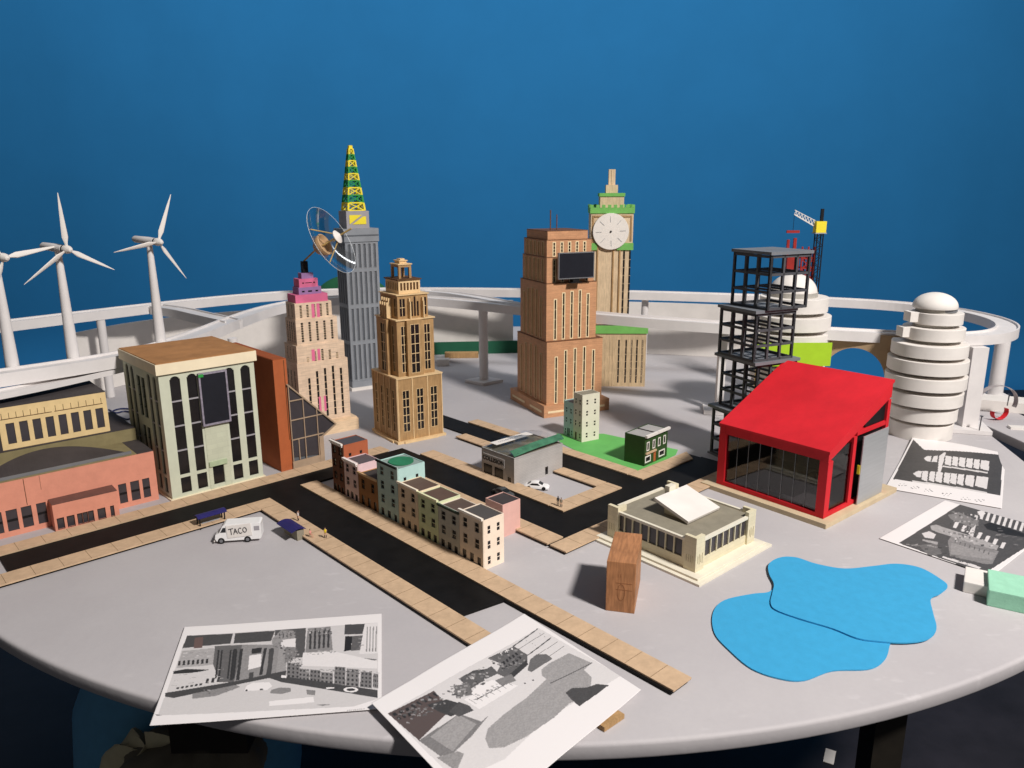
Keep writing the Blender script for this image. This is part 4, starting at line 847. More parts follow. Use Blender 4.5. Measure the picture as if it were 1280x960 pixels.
def post(px, py, r=.0145, h=ZT-.0265, base=None, sq=False):
    p = G(px, py); mb = MB()
    if sq: mb.box(p.x-r, p.y-r, 0.012, p.x+r, p.y+r, h)
    else: mb.tube((p.x, p.y, .0005), (p.x, p.y, h), r, r, 24)
    mb.build('post', M['track'], t, smooth=not sq)
    if base: 
        m2 = MB(); n = base[0]; m2.prism([(p.x+base[1]*cos(2*pi*k/n+base[2]), p.y+base[1]*sin(2*pi*k/n+base[2])*base[3]) for k in range(n)], .0004, .010 if not sq else .0118); m2.build('post_base', M['track'], t, bevel=.001)
post(605, 478, .0145, base=(4, .062, .0, .8)); post(1243, 497, .020, h=ZT-.0455, base=(4, .05, .7, 1)); post(1206, 536, .020, sq=True, h=ZT-.0455, base=(4, .070, .5, 1)); post(898, 514, .010, sq=True, base=(4, .06, .6, 1))
for px, Y in ((131, 2.25), (292, 1.95), (804, 2.66)):
    p = D(px, 440, Y); MB().tube((p.x, Y, .0005), (p.x, Y, ZT-.027), .012, .012, 24).build('post', M['track'], t, smooth=True)
# posts under the near left stretch
for px in (): 
    p = G(px, 465, ZT-.02); MB().tube((p.x, p.y, .0005), (p.x, p.y, ZT-.027), .014, .014, 20).build('post', M['track'], t, smooth=True)
# ---- brown arch bridge wall below the track
a = G(1018, 412.5, ZT-.022); b = G(1130, 419.5, ZT-.022); L_ = (b-a).xy.length; hT = ZT-.022
mb = MB(); n = 28; r = .076; cxx = L_*.47; hh = .203
pts = [(0, 0), (0, hT), (L_, hT), (L_, 0), (cxx+r, 0)]+[(cxx+r*cos(pi*k/n), .118+(hh-.118)*sin(pi*k/n)) for k in range(n+1)]+[(cxx-r, 0)]
# split the arch wall into convex strips
xs = [0, cxx-r]+[cxx-r*cos(pi*k/n) for k in range(1, n+1)]+[L_]
vs = []
mb = MB(); 
def under(x):
    u = (x-cxx)/r; return 0 if abs(u) >= 1.0001 else .118+(hh-.118)*sqrt(max(0, 1-u*u))
xz(mb, [(0, 0), (cxx-r, 0), (cxx-r, .118), (cxx-r, hT), (0, hT)], 0, .005)
for k in range(n):
    x0_ = cxx-r*cos(pi*k/n); x1_ = cxx-r*cos(pi*(k+1)/n); xz(mb, [(x0_, under(x0_)), (x1_, under(x1_)), (x1_, hT), (x0_, hT)], 0, .005)
xz(mb, [(cxx+r, 0), (L_, 0), (L_, hT), (cxx+r, hT), (cxx+r, .118)], 0, .005)
o = mb.build('arch_wall', mat('kraft_mdf', 'A98F70', .8, .08, 30, .3)); o.location = (a.x-.002, a.y-.014, 0); o.rotation_euler[2] = atan2(b.y-a.y, b.x-a.x); tag(o, 'brown board wall with a round arch under the track', 'arch wall')
# ---- white curved walls behind
def wallstrip(P, h, label, th=.006, lean=0):
    P = smooth_(catmull(P, .03), 2); mb = MB(); n = len(P); vs = []
    for i, p in enumerate(P):
        d = (P[min(n-1, i+1)]-P[max(0, i-1)]).normalized(); nn = Vector((-d.y, d.x, 0))
        hh_ = h(i/(n-1)) if callable(h) else h
        for o, z in ((0, .0005), (0+lean, hh_), (th+lean, hh_), (th, .0005)): vs.append((p.x+nn.x*o, p.y+nn.y*o, z))
    fs = [(i*4+j, (i+1)*4+j, (i+1)*4+(j+1) % 4, i*4+(j+1) % 4) for i in range(n-1) for j in range(4)]+[(0, 1, 2, 3), tuple(4*(n-1)+j for j in (3, 2, 1, 0))]
    o = mb.add(vs, fs).build('curved_wall', M['white'], smooth=True); return tag(o, label, 'wall')
wallstrip([Vector(v+(0,)) for v in ((-1.30, 2.26), (-1.22, 2.45), (-1.05, 2.62), (-.80, 2.76), (-.50, 2.87), (-.25, 2.92), (.005, 2.93))], .196, 'long white curved wall behind the pink tower and plywood tower')
wallstrip([Vector(v+(0,)) for v in ((.28, 2.90), (.50, 2.86), (.75, 2.79), (.98, 2.66))], .196, 'white curved wall between the clock tower and dark frame tower')
a = G(520, 444); b = G(655, 441); mb = MB(); mb.box(0, 0, 0, (b-a).length, .004, .048)
tag(mb.build('green_sheet', M['strip'], loc=a, rz=atan2(b.y-a.y, b.x-a.x)), 'long dark green strip standing at the foot of the white wall', 'green strip')
a = G(556, 448); tag(MB().box(0, 0, 0, .125, .03, .020).build('timber_strip', M['plyw'], loc=a, rz=radians(2), bevel=.001), 'light wood batten lying in front of the dark green strip', 'batten')
a = G(546, 458); tag(MB().box(0, 0, 0, .045, .03, .024).build('foam_block', M['white'], loc=a, rz=.1, bevel=.001), 'small white block on the table right of the plywood tower', 'foam block')
a = D(418, 372, 3.25); 
def hillmesh():
    mb = MB(); n = 24; prof = [(.22*sin(pi/2*k/n)**.9, .262*cos(pi/2*k/n)) for k in range(n+1)]; mb.lathe(prof[::-1], 48, R=Matrix.Diagonal((1, .35, 1))); return mb
o = hillmesh().build('green_hill', M['hill'], loc=(D(441, 372, 3.25).x, 3.25, .0), smooth=True); tag(o, 'blurred rounded dark green hill behind the track', 'model hill')
# ---- wind turbines
def turbine(loc, hub_z, az, rot, label):
    t = thing('wind_turbine', label, 'wind turbine', loc, 0, 'white wind turbines at the left')
    h = hub_z-loc[2]; MB().tube((0, 0, 0), (0, 0, h-.006), .0125, .0062, 24).build('mast', M['track'], t, smooth=True)
    ax = Vector((cos(az), sin(az), -.06)).normalized(); up_ = Vector((0, 0, 1)); s_ = up_.cross(ax).normalized(); u_ = ax.cross(s_)
    B = Matrix((s_, u_, ax)).transposed().to_4x4() @ Matrix.Translation((0, 0, .017)) @ Matrix.Scale(.95, 4)
    o = MB().lathe([(0, -.074), (.005, -.073), (.0082, -.066), (.0092, -.02), (.0085, .002), (0, .002)], 24).build('nacelle', M['track'], t, smooth=True); o.matrix_local = Matrix.Translation((0, 0, h)) @ B
    o = MB().lathe([(.0001, .0025), (.0078, .0025), (.0082, .008), (.0001, .008)], 24).build('collar', M['black'], t); o.matrix_local = Matrix.Translation((0, 0, h)) @ B
    hb_ = MB().lathe([(0, .0085), (.0088, .0085), (.0092, .014), (.008, .022), (.0045, .028), (0, .030)], 24).build('rotor_hub', M['white'], t, smooth=True); hb_.matrix_local = Matrix.Translation((0, 0, h)) @ B
    for k in range(3):
        a = rot+2*pi*k/3; mb = MB(); prof = [(.006, .003, .0026), (.012, .0035, .0026), (.026, .0075, .0022), (.05, .006, .0016), (.09, .0035, .001), (.118, .0008, .0004)]; vs = []
        for x, w_, th in prof:
            for i in range(8):
                q = 2*pi*i/8; vs.append((w_*.8*cos(q), x, .015+th*sin(q)+w_*.25*cos(q)))
        m = len(prof); mb.add(vs, [(j*8+i, j*8+(i+1) % 8, (j+1)*8+(i+1) % 8, (j+1)*8+i) for j in range(m-1) for i in range(8)]+[tuple(range(8))[::-1], tuple(range((m-1)*8, m*8))])
        o = mb.build('blade', M['white'], t, smooth=True); o.matrix_local = Matrix.Translation((0, 0, h)) @ B @ Matrix.Rotation(a, 4, 'Z')
for (px, py), sy, rot, lb in (((16, 460), 320, radians(-82), 'wind turbine cut by the left picture edge'), ((92, 449), 310, radians(3.5), 'middle wind turbine with one blade pointing almost straight up'), ((201, 429), 301, radians(-22), 'wind turbine behind the pale green block, rightmost of three')):
    p = G(px, py, ZT-.0048); turbine(p, HZ(p, sy), radians(-28), rot, lb)
# ---- clear dish above the pink tower
c = D(400, 309, 1.86); ax = Vector((.86, -.22, .47)).normalized(); t = thing('satellite_dish', 'clear plastic dish with tan hub and stick tripod above the pink tower', 'dish', c)
q = ax.to_track_quat('Z', 'X').to_matrix(); R3 = q
prof = [(r, .50*r*r/.1) for r in [.001+.099*k/14 for k in range(15)]]
prof = [(r*1.0, 4.4*r*r+.004) for r in [.001+.085*k/14 for k in range(15)]]
MB().lathe(prof, 56, R=R3).build('bowl', M['clear'], t, smooth=True)
rr, rz_ = prof[-1]; pts = [R3 @ Vector((rr*cos(2*pi*k/56), rr*sin(2*pi*k/56), rz_)) for k in range(57)]
M['rimm'] = mat('acetate_edge', 'EEF2F4', .3, .02, spec=.6)
MB().path(pts, .00035, 6).build('rim', M['rimm'], t)
MB().lathe([(.0005, -.014), (.014, -.010), (.022, 0), (.026, .010), (.027, .016), (.024, .017), (.018, .009), (.0005, .006)], 40, R=R3).build('hub_bowl', M['tan'], t, smooth=True)
tip = R3 @ Vector((0, 0, .095)); mid = R3 @ Vector((0, 0, .062))
MB().tube(R3 @ Vector((0, 0, .008)), tip, .0022, .0022, 10).build('feed_rod', M['stick'], t, smooth=True)
MB().lathe([(.0005, .060), (.016, .052), (.0165, .054), (.0005, .064)], 32, R=R3).build('feed_reflector', M['white'], t, smooth=True)
for k in range(3):
    a = radians(35+120*k); f = Vector((.050*cos(a), .050*sin(a), 4.4*.0025+.004)); MB().tube(R3 @ f, mid, .0015, .0015, 8).build('strut', M['stick'], t, smooth=True)
foot = bpy.data.objects['art_deco_tower'].matrix_basis @ Vector((.049, .032, .437))
MB().tube(foot-Vector(c), R3 @ Vector((0, 0, -.013)), .0022, .0022, 8).build('support_rod', M['stick'], t)
# ---- bus shelters
def shelter(p, deg, label, L_=.046, Wd=.022, h=.024, solid=False):
    t = thing('bus_shelter', label, 'bus shelter', p, deg, 'small navy roofed shelters')
    mb = MB(); n = 8; vs = []
    for k in range(n+1):
        y = -.002+(Wd+.004)*k/n; z = h+.004*sin(pi*k/n)
        for x in (-.002, L_+.002): vs += [(x, y, z), (x, y, z+.0011)]
    fs = []
    for k in range(n): a = k*4; b = a+4; fs += [(a, b, b+2, a+2), (a+1, a+3, b+3, b+1), (a, a+1, b+1, b), (a+2, b+2, b+3, a+3)]
    fs += [(0, 2, 3, 1), (n*4, n*4+1, n*4+3, n*4+2)]
    mb.add(vs, fs).build('roof', M['navy'], t, smooth=False)
    if solid: MB().box(.001, .001, 0, L_-.001, Wd*.6, h-.0003).build('wall', M['roofgrey'], t)
    else:
        MB().box(.004, Wd-.003, .001, L_-.004, Wd-.002, h*.86).build('back_panel', M['roofgrey'], t)
        for x in (0.001, L_-.003):
            for y in (.001, Wd-.004): MB().box(x, y, 0, x+.002, y+.002, h-.0002).build('post', M['black'], t)
        MB().box(.008, Wd-.009, .006, L_-.008, Wd-.0045, .0075).build('bench', M['greyl'], t)
a = G(251, 661, .007); b = G(280, 652.5, .007); shelter(G(250, 663, .0), math.degrees(atan2(b.y-a.y, b.x-a.x)), 'open bus shelter with long navy roof left of the white van', .050, .018, .022)
shelter(G(381.5, 673.5), 133, 'navy arched roof kiosk shelter right of the white van', .052, .024, .019, True)
# ---- van
a = G(277, 680); b = G(314, 677.5); deg = math.degrees(atan2(b.y-a.y, b.x-a.x)); t = thing('taco_van', 'white boxy step van with handwritten TACO sign on its side', 'van', a, deg)
L_, Wd, H = .078, .026, .035
mb = MB(); pr = [(-.008, .005), (.066, .005), (.0685, .008), (.0685, .034), (.066, .036), (.008, .036), (.0035, .033), (-.003, .020), (-.0095, .017), (-.0105, .010)]
xz(mb, pr, 0, Wd); mb.build('body', M['whitecar'], t, bevel=.0008)
for x in (0.0, .0445):
    for y in (-.0006, Wd-.0034):
        w_ = MB().lathe([(0, 0), (.0052, 0), (.0058, .0006), (.0058, .0034), (.0052, .004), (0, .004)], 20, R=Matrix.Rotation(-pi/2, 3, 'X')).build('wheel', M['rubber'], t, smooth=True, loc=(x, y, .0058))
        MB().lathe([(0, -.0002), (.003, -.0002), (.003, .0), (0, .0)], 16, R=Matrix.Rotation(-pi/2, 3, 'X')).build('rim', M['bezel'], w_)
mb = MB(); xz(mb, [(-.0005, .0215), (.009, .0215), (.009, .030), (.0045, .030)], -.0004, -.00005); mb.build('side_window', M['carglass'], t)
mb = MB(); mb.add([(-.0035, .003, .0205), (-.0035, .023, .0205), (.0030, .023, .0325), (.0030, .003, .0325)], [(0, 1, 2, 3)]); 
mb = MB(); mb.bar((-.0030, .013, .0210), (.0027, .013, .0322), .019, .0008, upv=(1, 0, -.5)); mb.build('windscreen', M['carglass'], t)
sg = MB().box(.012, -.0009, .0095, .054, -.0002, .0325).build('sign', M['white'], t)
mb = MB(); y = -.0013; s = .0105; ox, oz = .0165, .0155
def st(pts):
    for p_, q_ in zip(pts, pts[1:]): mb.bar((ox+p_[0]*s, y, oz+p_[1]*s), (ox+q_[0]*s, y, oz+q_[1]*s), .0011, .0006, upv=(0, 1, 0))
st([(-.1, 1.0), (.72, 1.08)]); st([(.32, 1.03), (.30, 0)])
st([(.68, 0.02), (1.02, 1.02), (1.30, .06)]); st([(.80, .42), (1.18, .44)])
st([(2.0+.0, .90), (1.80, 1.05), (1.55, .85), (1.48, .5), (1.60, .15), (1.85, .04), (2.06, .2)])
st([(2.52+.30*cos(2*pi*k/12), .58+.42*sin(2*pi*k/12)) for k in range(13)])
mb.build('lettering', mat('marker', '38363A', .7), sg); sg.rotation_euler[1] = radians(-4)
MB().box(.057, -.0005, .022, .066, -.0002, .030).build('serving_hatch', M['boxgrey'], t)
MB().box(-.0112, .004, .008, -.0106, .022, .0125).build('grille', M['bezel'], t)
MB().box(-.0125, -.0002, .0045, -.0107, Wd+.0002, .0065).build('bumper', M['white'], t)
# ---- cars
def car(p, deg, m, label):
    t = thing('parked_car', label, 'car', p, deg, 'small model cars'); L_, Wd = .052, .020
    mb = MB(); n = 9
    def sect(x, h, w_): return [(x, -w_/2, .0028), (x, -w_/2, h*.55+.002), (x, -w_/2*.86, h), (x, w_/2*.86, h), (x, w_/2, h*.55+.002), (x, w_/2, .0028)]
    S = [sect(x, h, w_) for x, h, w_ in ((-.026, .0065, .016), (-.023, .0085, .019), (-.012, .0098, .02), (0, .0098, .02), (.013, .0095, .02), (.022, .0085, .019), (.026, .006, .015))]
    vs = [v for s_ in S for v in s_]; m_ = 6; mb.add(vs, [(i*m_+j, (i+1)*m_+j, (i+1)*m_+(j+1) % m_, i*m_+(j+1) % m_) for i in range(len(S)-1) for j in range(m_)]+[tuple(range(6))[::-1], tuple(range(36, 42))]); mb.build('body', m, t, smooth=True)
    S = [[(x, -w_/2, z0), (x, -w_/2*.8, z1), (x, w_/2*.8, z1), (x, w_/2, z0)] for x, w_, z0, z1 in ((-.020, .016, .0088, .0092), (-.012, .018, .0094, .0138), (-.004, .018, .0096, .0155), (.004, .018, .0096, .0150), (.014, .016, .0092, .0097))]
    vs = [v for s_ in S for v in s_]; MB().add(vs, [(i*4+j, (i+1)*4+j, (i+1)*4+(j+1) % 4, i*4+(j+1) % 4) for i in range(4) for j in range(4)]+[(3, 2, 1, 0), (16, 17, 18, 19)]).build('cabin', m, t, smooth=True)
    for sgn in (-1, 1):
        mb = MB(); mb.add([(-.014, sgn*.0088, .0100), (.008, sgn*.0088, .0100), (.0035, sgn*.00775, .0138), (-.009, sgn*.00775, .0136)], [(0, 1, 2, 3)]); vs = mb.v; mb.add([(a_, b_+sgn*.0004, c_) for a_, b_, c_ in vs], [(0, 1, 2, 3)]); mb.f += [(0, 1, 5, 4), (1, 2, 6, 5), (2, 3, 7, 6), (3, 0, 4, 7)]; mb.m += [0]*4; mb.build('side_window', M['carglass'], t)
        for x in (-.015, .016): MB().lathe([(0, -.001), (.0038, -.001), (.0042, 0), (.0038, .001), (0, .001)], 16, R=Matrix.Rotation(pi/2, 3, 'X')).build('wheel', M['rubber'], t, loc=(x, sgn*.0095, .0042))
    MB().bar((.005, 0, .0148), (.0132, 0, .0104), .013, .0006, upv=(.4, 0, 1)).build('windscreen', M['carglass'], t)
    MB().bar((-.0125, 0, .0137), (-.0185, 0, .0104), .012, .0006, upv=(-.4, 0, 1)).build('rear_window', M['carglass'], t)
a = G(660, 612); b = G(685, 613.5); car(G(671, 610.5, .0005), -12, M['whitecar'], 'white sports car parked on the lot beside the grey garage')
car(G(629, 619, .0043), -47, mat('dark_enamel', '4A4C4C', .3, .1, spec=.5), 'dark grey car on the road behind the salmon house')
# ---- people, one skinned surface each, built full size and scaled to the model
def person(p, deg, label, body_m, arms='down', sit=False, vest=None, hairc='hair', lean=0):
    bm = bmesh.new(); sk = []
    J = {}
    def v(n, x, y, z, r): J[n] = len(sk); sk.append((x, y, z, r, r))
    hz_ = .92 if not sit else .48
    v('pelvis', 0, 0, hz_, .15); v('waist', 0, -.01, hz_+.17, .13); v('chest', 0, 0, hz_+.36, .16); v('neck', 0, 0, hz_+.55, .065); v('head', 0, -.015, hz_+.68, .10); v('crown', 0, -.01, hz_+.79, .085)
    for s_, a in ((-1, 'l'), (1, 'r')):
        v('sh'+a, s_*.19, 0, hz_+.47, .06)
        if arms == 'down' or (arms == 'wave' and a == 'l'): v('el'+a, s_*.25, -.02, hz_+.20, .045); v('wr'+a, s_*.25, -.12, hz_-.02, .03); v('ha'+a, s_*.25, -.15, hz_-.10, .035)
        elif arms == 'wave': v('el'+a, s_*.34, -.05, hz_+.62, .045); v('wr'+a, s_*.26, -.06, hz_+.88, .03); v('ha'+a, s_*.25, -.07, hz_+.97, .035)
        else: v('el'+a, s_*.24, -.08, hz_+.24, .045); v('wr'+a, s_*.12, -.30, hz_+.22, .03); v('ha'+a, s_*.08, -.36, hz_+.24, .035)
        v('hip'+a, s_*.10, 0, hz_-.06, .09)
        if sit: v('kn'+a, s_*.12, -.42, .46, .065); v('an'+a, s_*.12, -.44, .08, .045); v('to'+a, s_*.12, -.58, .04, .035)
        else: v('kn'+a, s_*.12, -.03-.05*s_, .48, .065); v('an'+a, s_*.12, .02-.05*s_, .08, .045); v('to'+a, s_*.14, -.14-.05*s_, .04, .035)
    E_ = [('pelvis', 'waist'), ('waist', 'chest'), ('chest', 'neck'), ('neck', 'head'), ('head', 'crown')]
    for a in 'lr': E_ += [('chest', 'sh'+a), ('sh'+a, 'el'+a), ('el'+a, 'wr'+a), ('wr'+a, 'ha'+a), ('pelvis', 'hip'+a), ('hip'+a, 'kn'+a), ('kn'+a, 'an'+a), ('an'+a, 'to'+a)]
    me = bpy.data.meshes.new('person'); me.from_pydata([s_[:3] for s_ in sk], [(J[a], J[b]) for a, b in E_], []); me.materials.append(M[body_m])
    o = bpy.data.objects.new('person', me); COL.objects.link(o)
    md = o.modifiers.new('skin', 'SKIN'); md.use_smooth_shade = True
    for i, s_ in enumerate(sk): me.skin_vertices[0].data[i].radius = (s_[3], s_[3]*.8)
    me.skin_vertices[0].data[0].use_root = True
    o.modifiers.new('sub', 'SUBSURF').levels = 1; o.modifiers['sub'].render_levels = 1
    s_ = 1/87; o.scale = (s_, s_, s_); o.location = p; o.rotation_euler[2] = radians(deg); tag(o, label, 'person')
    # hair, face and clothing
    MB().lathe([(.088*cos(a)+.0001, .098*sin(a)) for a in [pi/2*k/6 for k in range(-1, 7)]], 16, (0, .008, hz_+.735)).build('hair', M[hairc], o, smooth=True)
    MB().lathe([(.0001, -.085), (.06, -.06), (.085, 0), (.06, .06), (.0001, .085)], 14, (0, -.042, hz_+.70)).build('face', M['skin'], o, smooth=True)
    if vest:
        MB().lathe([(.16, hz_-.02), (.175, hz_+.15), (.195, hz_+.36), (.16, hz_+.50), (.08, hz_+.54)], 20, R=Matrix.Diagonal((1, .82, 1))).build('top', M[vest], o, smooth=True)
    if not sit:
        for sx in (-1, 1): MB().tube((sx*.12, -.03-.05*sx, .50), (sx*.12, .02-.05*sx, .10), .078, .062, 12).build('trouser_leg', M['cloth_d' if body_m != 'cloth_w' else 'cloth_w'], o)
person(G(407, 672.5, .0072), 20, 'person in a yellow top standing on the pavement', 'skin', 'front', vest='cloth_y')
person(G(373, 651, .0072), -30, 'person in white waving beside the shelter roof', 'skin', 'wave', vest='cloth_w')
person(G(388, 671, .0072), 60, 'person in pink sitting at the right end of the shelter', 'skin', 'front', sit=True, vest='cloth_p')
person(G(697.5, 632, .0072), 200, 'taller grey figure of the pair on the corner pavement', 'cloth_d', 'down', vest='cloth_d')
person(G(701.5, 634, .0072), 170, 'shorter paler grey figure of the pair on the corner pavement', 'skin', 'down', vest='roofgrey')
# ---- blue cut-out sheets (lakes)
def outline(P, z0, z1, name, m, label, cat, zb=0.0, lift=None):
    n = len(P); pts = []
    for i in range(n):
        p0, p1, p2, p3 = P[i-1], P[i], P[(i+1) % n], P[(i+2) % n]
        for k in range(5):
            u = k/5; pts.append(.5*((2*p1)+(p2-p0)*u+(2*p0-5*p1+4*p2-p3)*u*u+(3*p1-p0-3*p2+p3)*u**3))
    c = sum(pts, Vector((0, 0, 0)))/len(pts)
    o = MB().prism([(p.x-c.x, p.y-c.y) for p in pts], 0, z1-z0, zf=(lambda p: lift((p[0]+c.x, p[1]+c.y))) if lift else None).build(name, m, loc=(c.x, c.y, z0)); return tag(o, label, cat)
A1 = [(975, 728), (962, 741), (940, 744), (905, 752), (891, 768), (893, 793), (912, 815), (940, 838), (975, 850), (1005, 852), (1040, 840), (1085, 838), (1104, 828), (1111, 812), (1108, 795), (1060, 770), (1010, 740)]
outline([G(x, y) for x, y in A1], .0006, .0024, 'blue_sheet', M['blue'], 'lower bright blue foam cut-out, partly under the other one', 'blue cut-out')
A2 = [(975, 700), (995, 700), (1020, 708), (1055, 714), (1090, 711), (1120, 708), (1150, 713), (1175, 727), (1184, 736), (1175, 745), (1163, 752), (1166, 770), (1170, 790), (1158, 803), (1130, 807), (1095, 805), (1070, 801), (1040, 789), (1000, 777), (970, 766), (963, 757), (965, 745), (967, 733), (961, 720), (961, 708)]
outline([G(x, y) for x, y in A2], .0030, .0050, 'blue_sheet', M['blue'], 'upper bright blue foam cut-out, farther right', 'blue cut-out')
# ---- printed sheets: fine meshes whose colour attribute is filled from drawn shapes
def printmat():
    m = bpy.data.materials.new('printed_paper'); m.use_nodes = True; nt = m.node_tree; b = nt.nodes['Principled BSDF']; a = nt.nodes.new('ShaderNodeAttribute'); a.attribute_name = 'ink'
    nt.links.new(a.outputs['Color'], b.inputs['Base Color']); b.inputs['Roughness'].default_value = .45; b.inputs['Specular IOR Level'].default_value = .3; return m
PM = printmat()
vn = [random.random() for _ in range(997)]
def homog(src, dst):
    Mx = []
    for (x, y), (u, v) in zip(src, dst):
        Mx.append([x, y, 1, 0, 0, 0, -u*x, -u*y, u]); Mx.append([0, 0, 0, x, y, 1, -v*x, -v*y, v])
    n = 8
    for i in range(n):
        p = max(range(i, n), key=lambda r: abs(Mx[r][i])); Mx[i], Mx[p] = Mx[p], Mx[i]
        for r in range(n):
            if r != i:
                f = Mx[r][i]/Mx[i][i]; Mx[r] = [a-f*b for a, b in zip(Mx[r], Mx[i])]
    h = [Mx[i][8]/Mx[i][i] for i in range(n)]+[1]
    return lambda x, y: ((h[0]*x+h[1]*y+h[2])/(h[6]*x+h[7]*y+1), (h[3]*x+h[4]*y+h[5])/(h[6]*x+h[7]*y+1))
def inpoly(x, y, P):
    c = False; j = len(P)-1
    for i in range(len(P)):
        if (P[i][1] > y) != (P[j][1] > y) and x < (P[j][0]-P[i][0])*(y-P[i][1])/(P[j][1]-P[i][1])+P[i][0]: c = not c
        j = i
    return c
def sheet(corners, shapes, label, lift, nu=260, nv=190, z=.0012, paper=.80):
    """corners: photo survey of TL, TR, BR, BL of the sheet on the table; shapes drawn in sheet coordinates 0..1"""
    C4 = [c if isinstance(c, Vector) else G(*c) for c in corners]; org = sum(C4, Vector())/4
    grid = [[paper]*nu for _ in range(nv)]; tint = {}
    for sh in shapes:
        P, g = sh[0], sh[1]; g = g if isinstance(g, tuple) or g > .55 else g*.72; us = [p[0] for p in P]; vs_ = [p[1] for p in P]
        for j in range(max(0, int(min(vs_)*nv)), min(nv, int(max(vs_)*nv)+2)):
            for i in range(max(0, int(min(us)*nu)), min(nu, int(max(us)*nu)+2)):
                if inpoly((i+.5)/nu, (j+.5)/nv, P): grid[j][i] = g if isinstance(g, tuple) else min(.8, g*(1+(.22 if g < .4 else .05)*(vn[(j//2*7+i//3*13) % 997]-.5)))
    vs = []; 
    for j in range(nv+1):
        for i in range(nu+1):
            u, v = i/nu, j/nv; p = (C4[0]*(1-u)+C4[1]*u)*(1-v)+(C4[3]*(1-u)+C4[2]*u)*v; vs.append((p.x-org.x, p.y-org.y, z+lift(u, v)))
    fs = [(j*(nu+1)+i, (j+1)*(nu+1)+i, (j+1)*(nu+1)+i+1, j*(nu+1)+i+1) for j in range(nv) for i in range(nu)]
    me = bpy.data.meshes.new('printed_sheet'); me.from_pydata(vs, [], fs); me.materials.append(PM)
    at = me.color_attributes.new('ink', 'FLOAT_COLOR', 'CORNER'); buf = []
    for j in range(nv):
        for i in range(nu):
            g = grid[j][i]; c = (g, g*.95, g*.94, 1) if not isinstance(g, tuple) else g+(1,); buf += list(c)*4
    at.data.foreach_set('color', buf); me.polygons.foreach_set('use_smooth', [True]*len(fs))
    o = bpy.data.objects.new('printed_sheet', me); COL.objects.link(o); o.location = (org.x, org.y, 0); md = o.modifiers.new('t', 'SOLIDIFY'); md.thickness = .0003; md.offset = -1
    return tag(o, label, 'printed sheet', 'black and white printouts lying on the table')
def speck(P, n, lo, hi, w, h, seed=1):      # small broken shapes that read as printed detail inside a drawn area
    r = random.Random(seed); us = [p[0] for p in P]; vs_ = [p[1] for p in P]; o = []
    while len(o) < n:
        x = r.uniform(min(us), max(us)); y = r.uniform(min(vs_), max(vs_))
        if inpoly(x, y, P):
            a = w*r.uniform(.4, 1.2); b = h*r.uniform(.4, 1.2); k = r.uniform(-.25, .25)*a; g = r.uniform(lo, hi); o.append(([(x, y), (x+a, y-k*.6), (x+a, y+b-k*.6), (x, y+b)], g))
    return o
def tr(H_, ox, oy, k, P): return [H_(ox+x/k, oy+y/k) for x, y in P]
def rect(a, b, c, d): return [(a, b), (c, b), (c, d), (a, d)]
# sheet 1 (traced in the frame of a photo enlargement: px = 170+x/3.879, py = 750+y/3.879)
c1 = [(231, 786), (477, 768.5), (477, 889), (187.5, 911)]
Q = homog([(238, 140), (1190, 72), (1190, 540), (66, 627)], [(0, 0), (1, 0), (1, 1), (0, 1)])
def q1(P, g): return ([Q(*p) for p in P], g)
def wq(P4, nx_, ny_, g, fx=.5, fy=.6):   # windows inside a quad (TL,TR,BR,BL)
    o = []
    for i in range(nx_):
        for j in range(ny_):
            def b_(u, v): return tuple((P4[0][k]*(1-u)+P4[1][k]*u)*(1-v)+(P4[3][k]*(1-u)+P4[2][k]*u)*v for k in (0, 1))
            u0 = (i+.5-fx/2)/nx_; u1 = (i+.5+fx/2)/nx_; v0 = (j+.5-fy/2)/ny_; v1 = (j+.5+fy/2)/ny_; o.append(([b_(u0, v0), b_(u1, v0), b_(u1, v1), b_(u0, v1)], g))
    return o
S = [q1([(248, 185), (1172, 118), (1172, 492), (1050, 530), (105, 578)], .60), q1([(248, 185), (468, 172), (455, 222), (330, 235), (225, 248)], .10), q1([(478, 171), (670, 158), (650, 210), (470, 222)], .10), q1([(285, 195), (325, 190), (320, 245), (278, 248)], (.14, .09, .08)),
 q1([(670, 155), (820, 145), (812, 290), (665, 300)], .13), q1([(1010, 128), (1108, 124), (1096, 175), (1008, 178)], .10), q1([(1012, 186), (1045, 186), (1040, 255), (1005, 262)], .03), q1([(1045, 186), (1100, 182), (1090, 255), (1040, 258)], .16)]
# left halls
S += [q1([(225, 262), (375, 245), (380, 330), (195, 345)], .55), q1([(190, 355), (400, 322), (440, 405), (150, 462)], .62), q1([(180, 362), (240, 350), (355, 352), (290, 366), (180, 376)], .05)]
for k in range(7): S.append(q1([(205+22*k, 312-2*k), (216+22*k, 310-2*k), (214+22*k, 332-2*k), (202+22*k, 335-2*k)], .06))
for k in range(3): S.append(q1([(337+27*k, 397-4*k), (350+27*k, 395-4*k), (347+27*k, 418-4*k), (333+27*k, 420-4*k)], .06))
for k in range(6): S.append(q1([(195+22*k, 440-4*k), (208+22*k, 438-4*k), (206+22*k, 448-4*k), (193+22*k, 450-4*k)], .08))
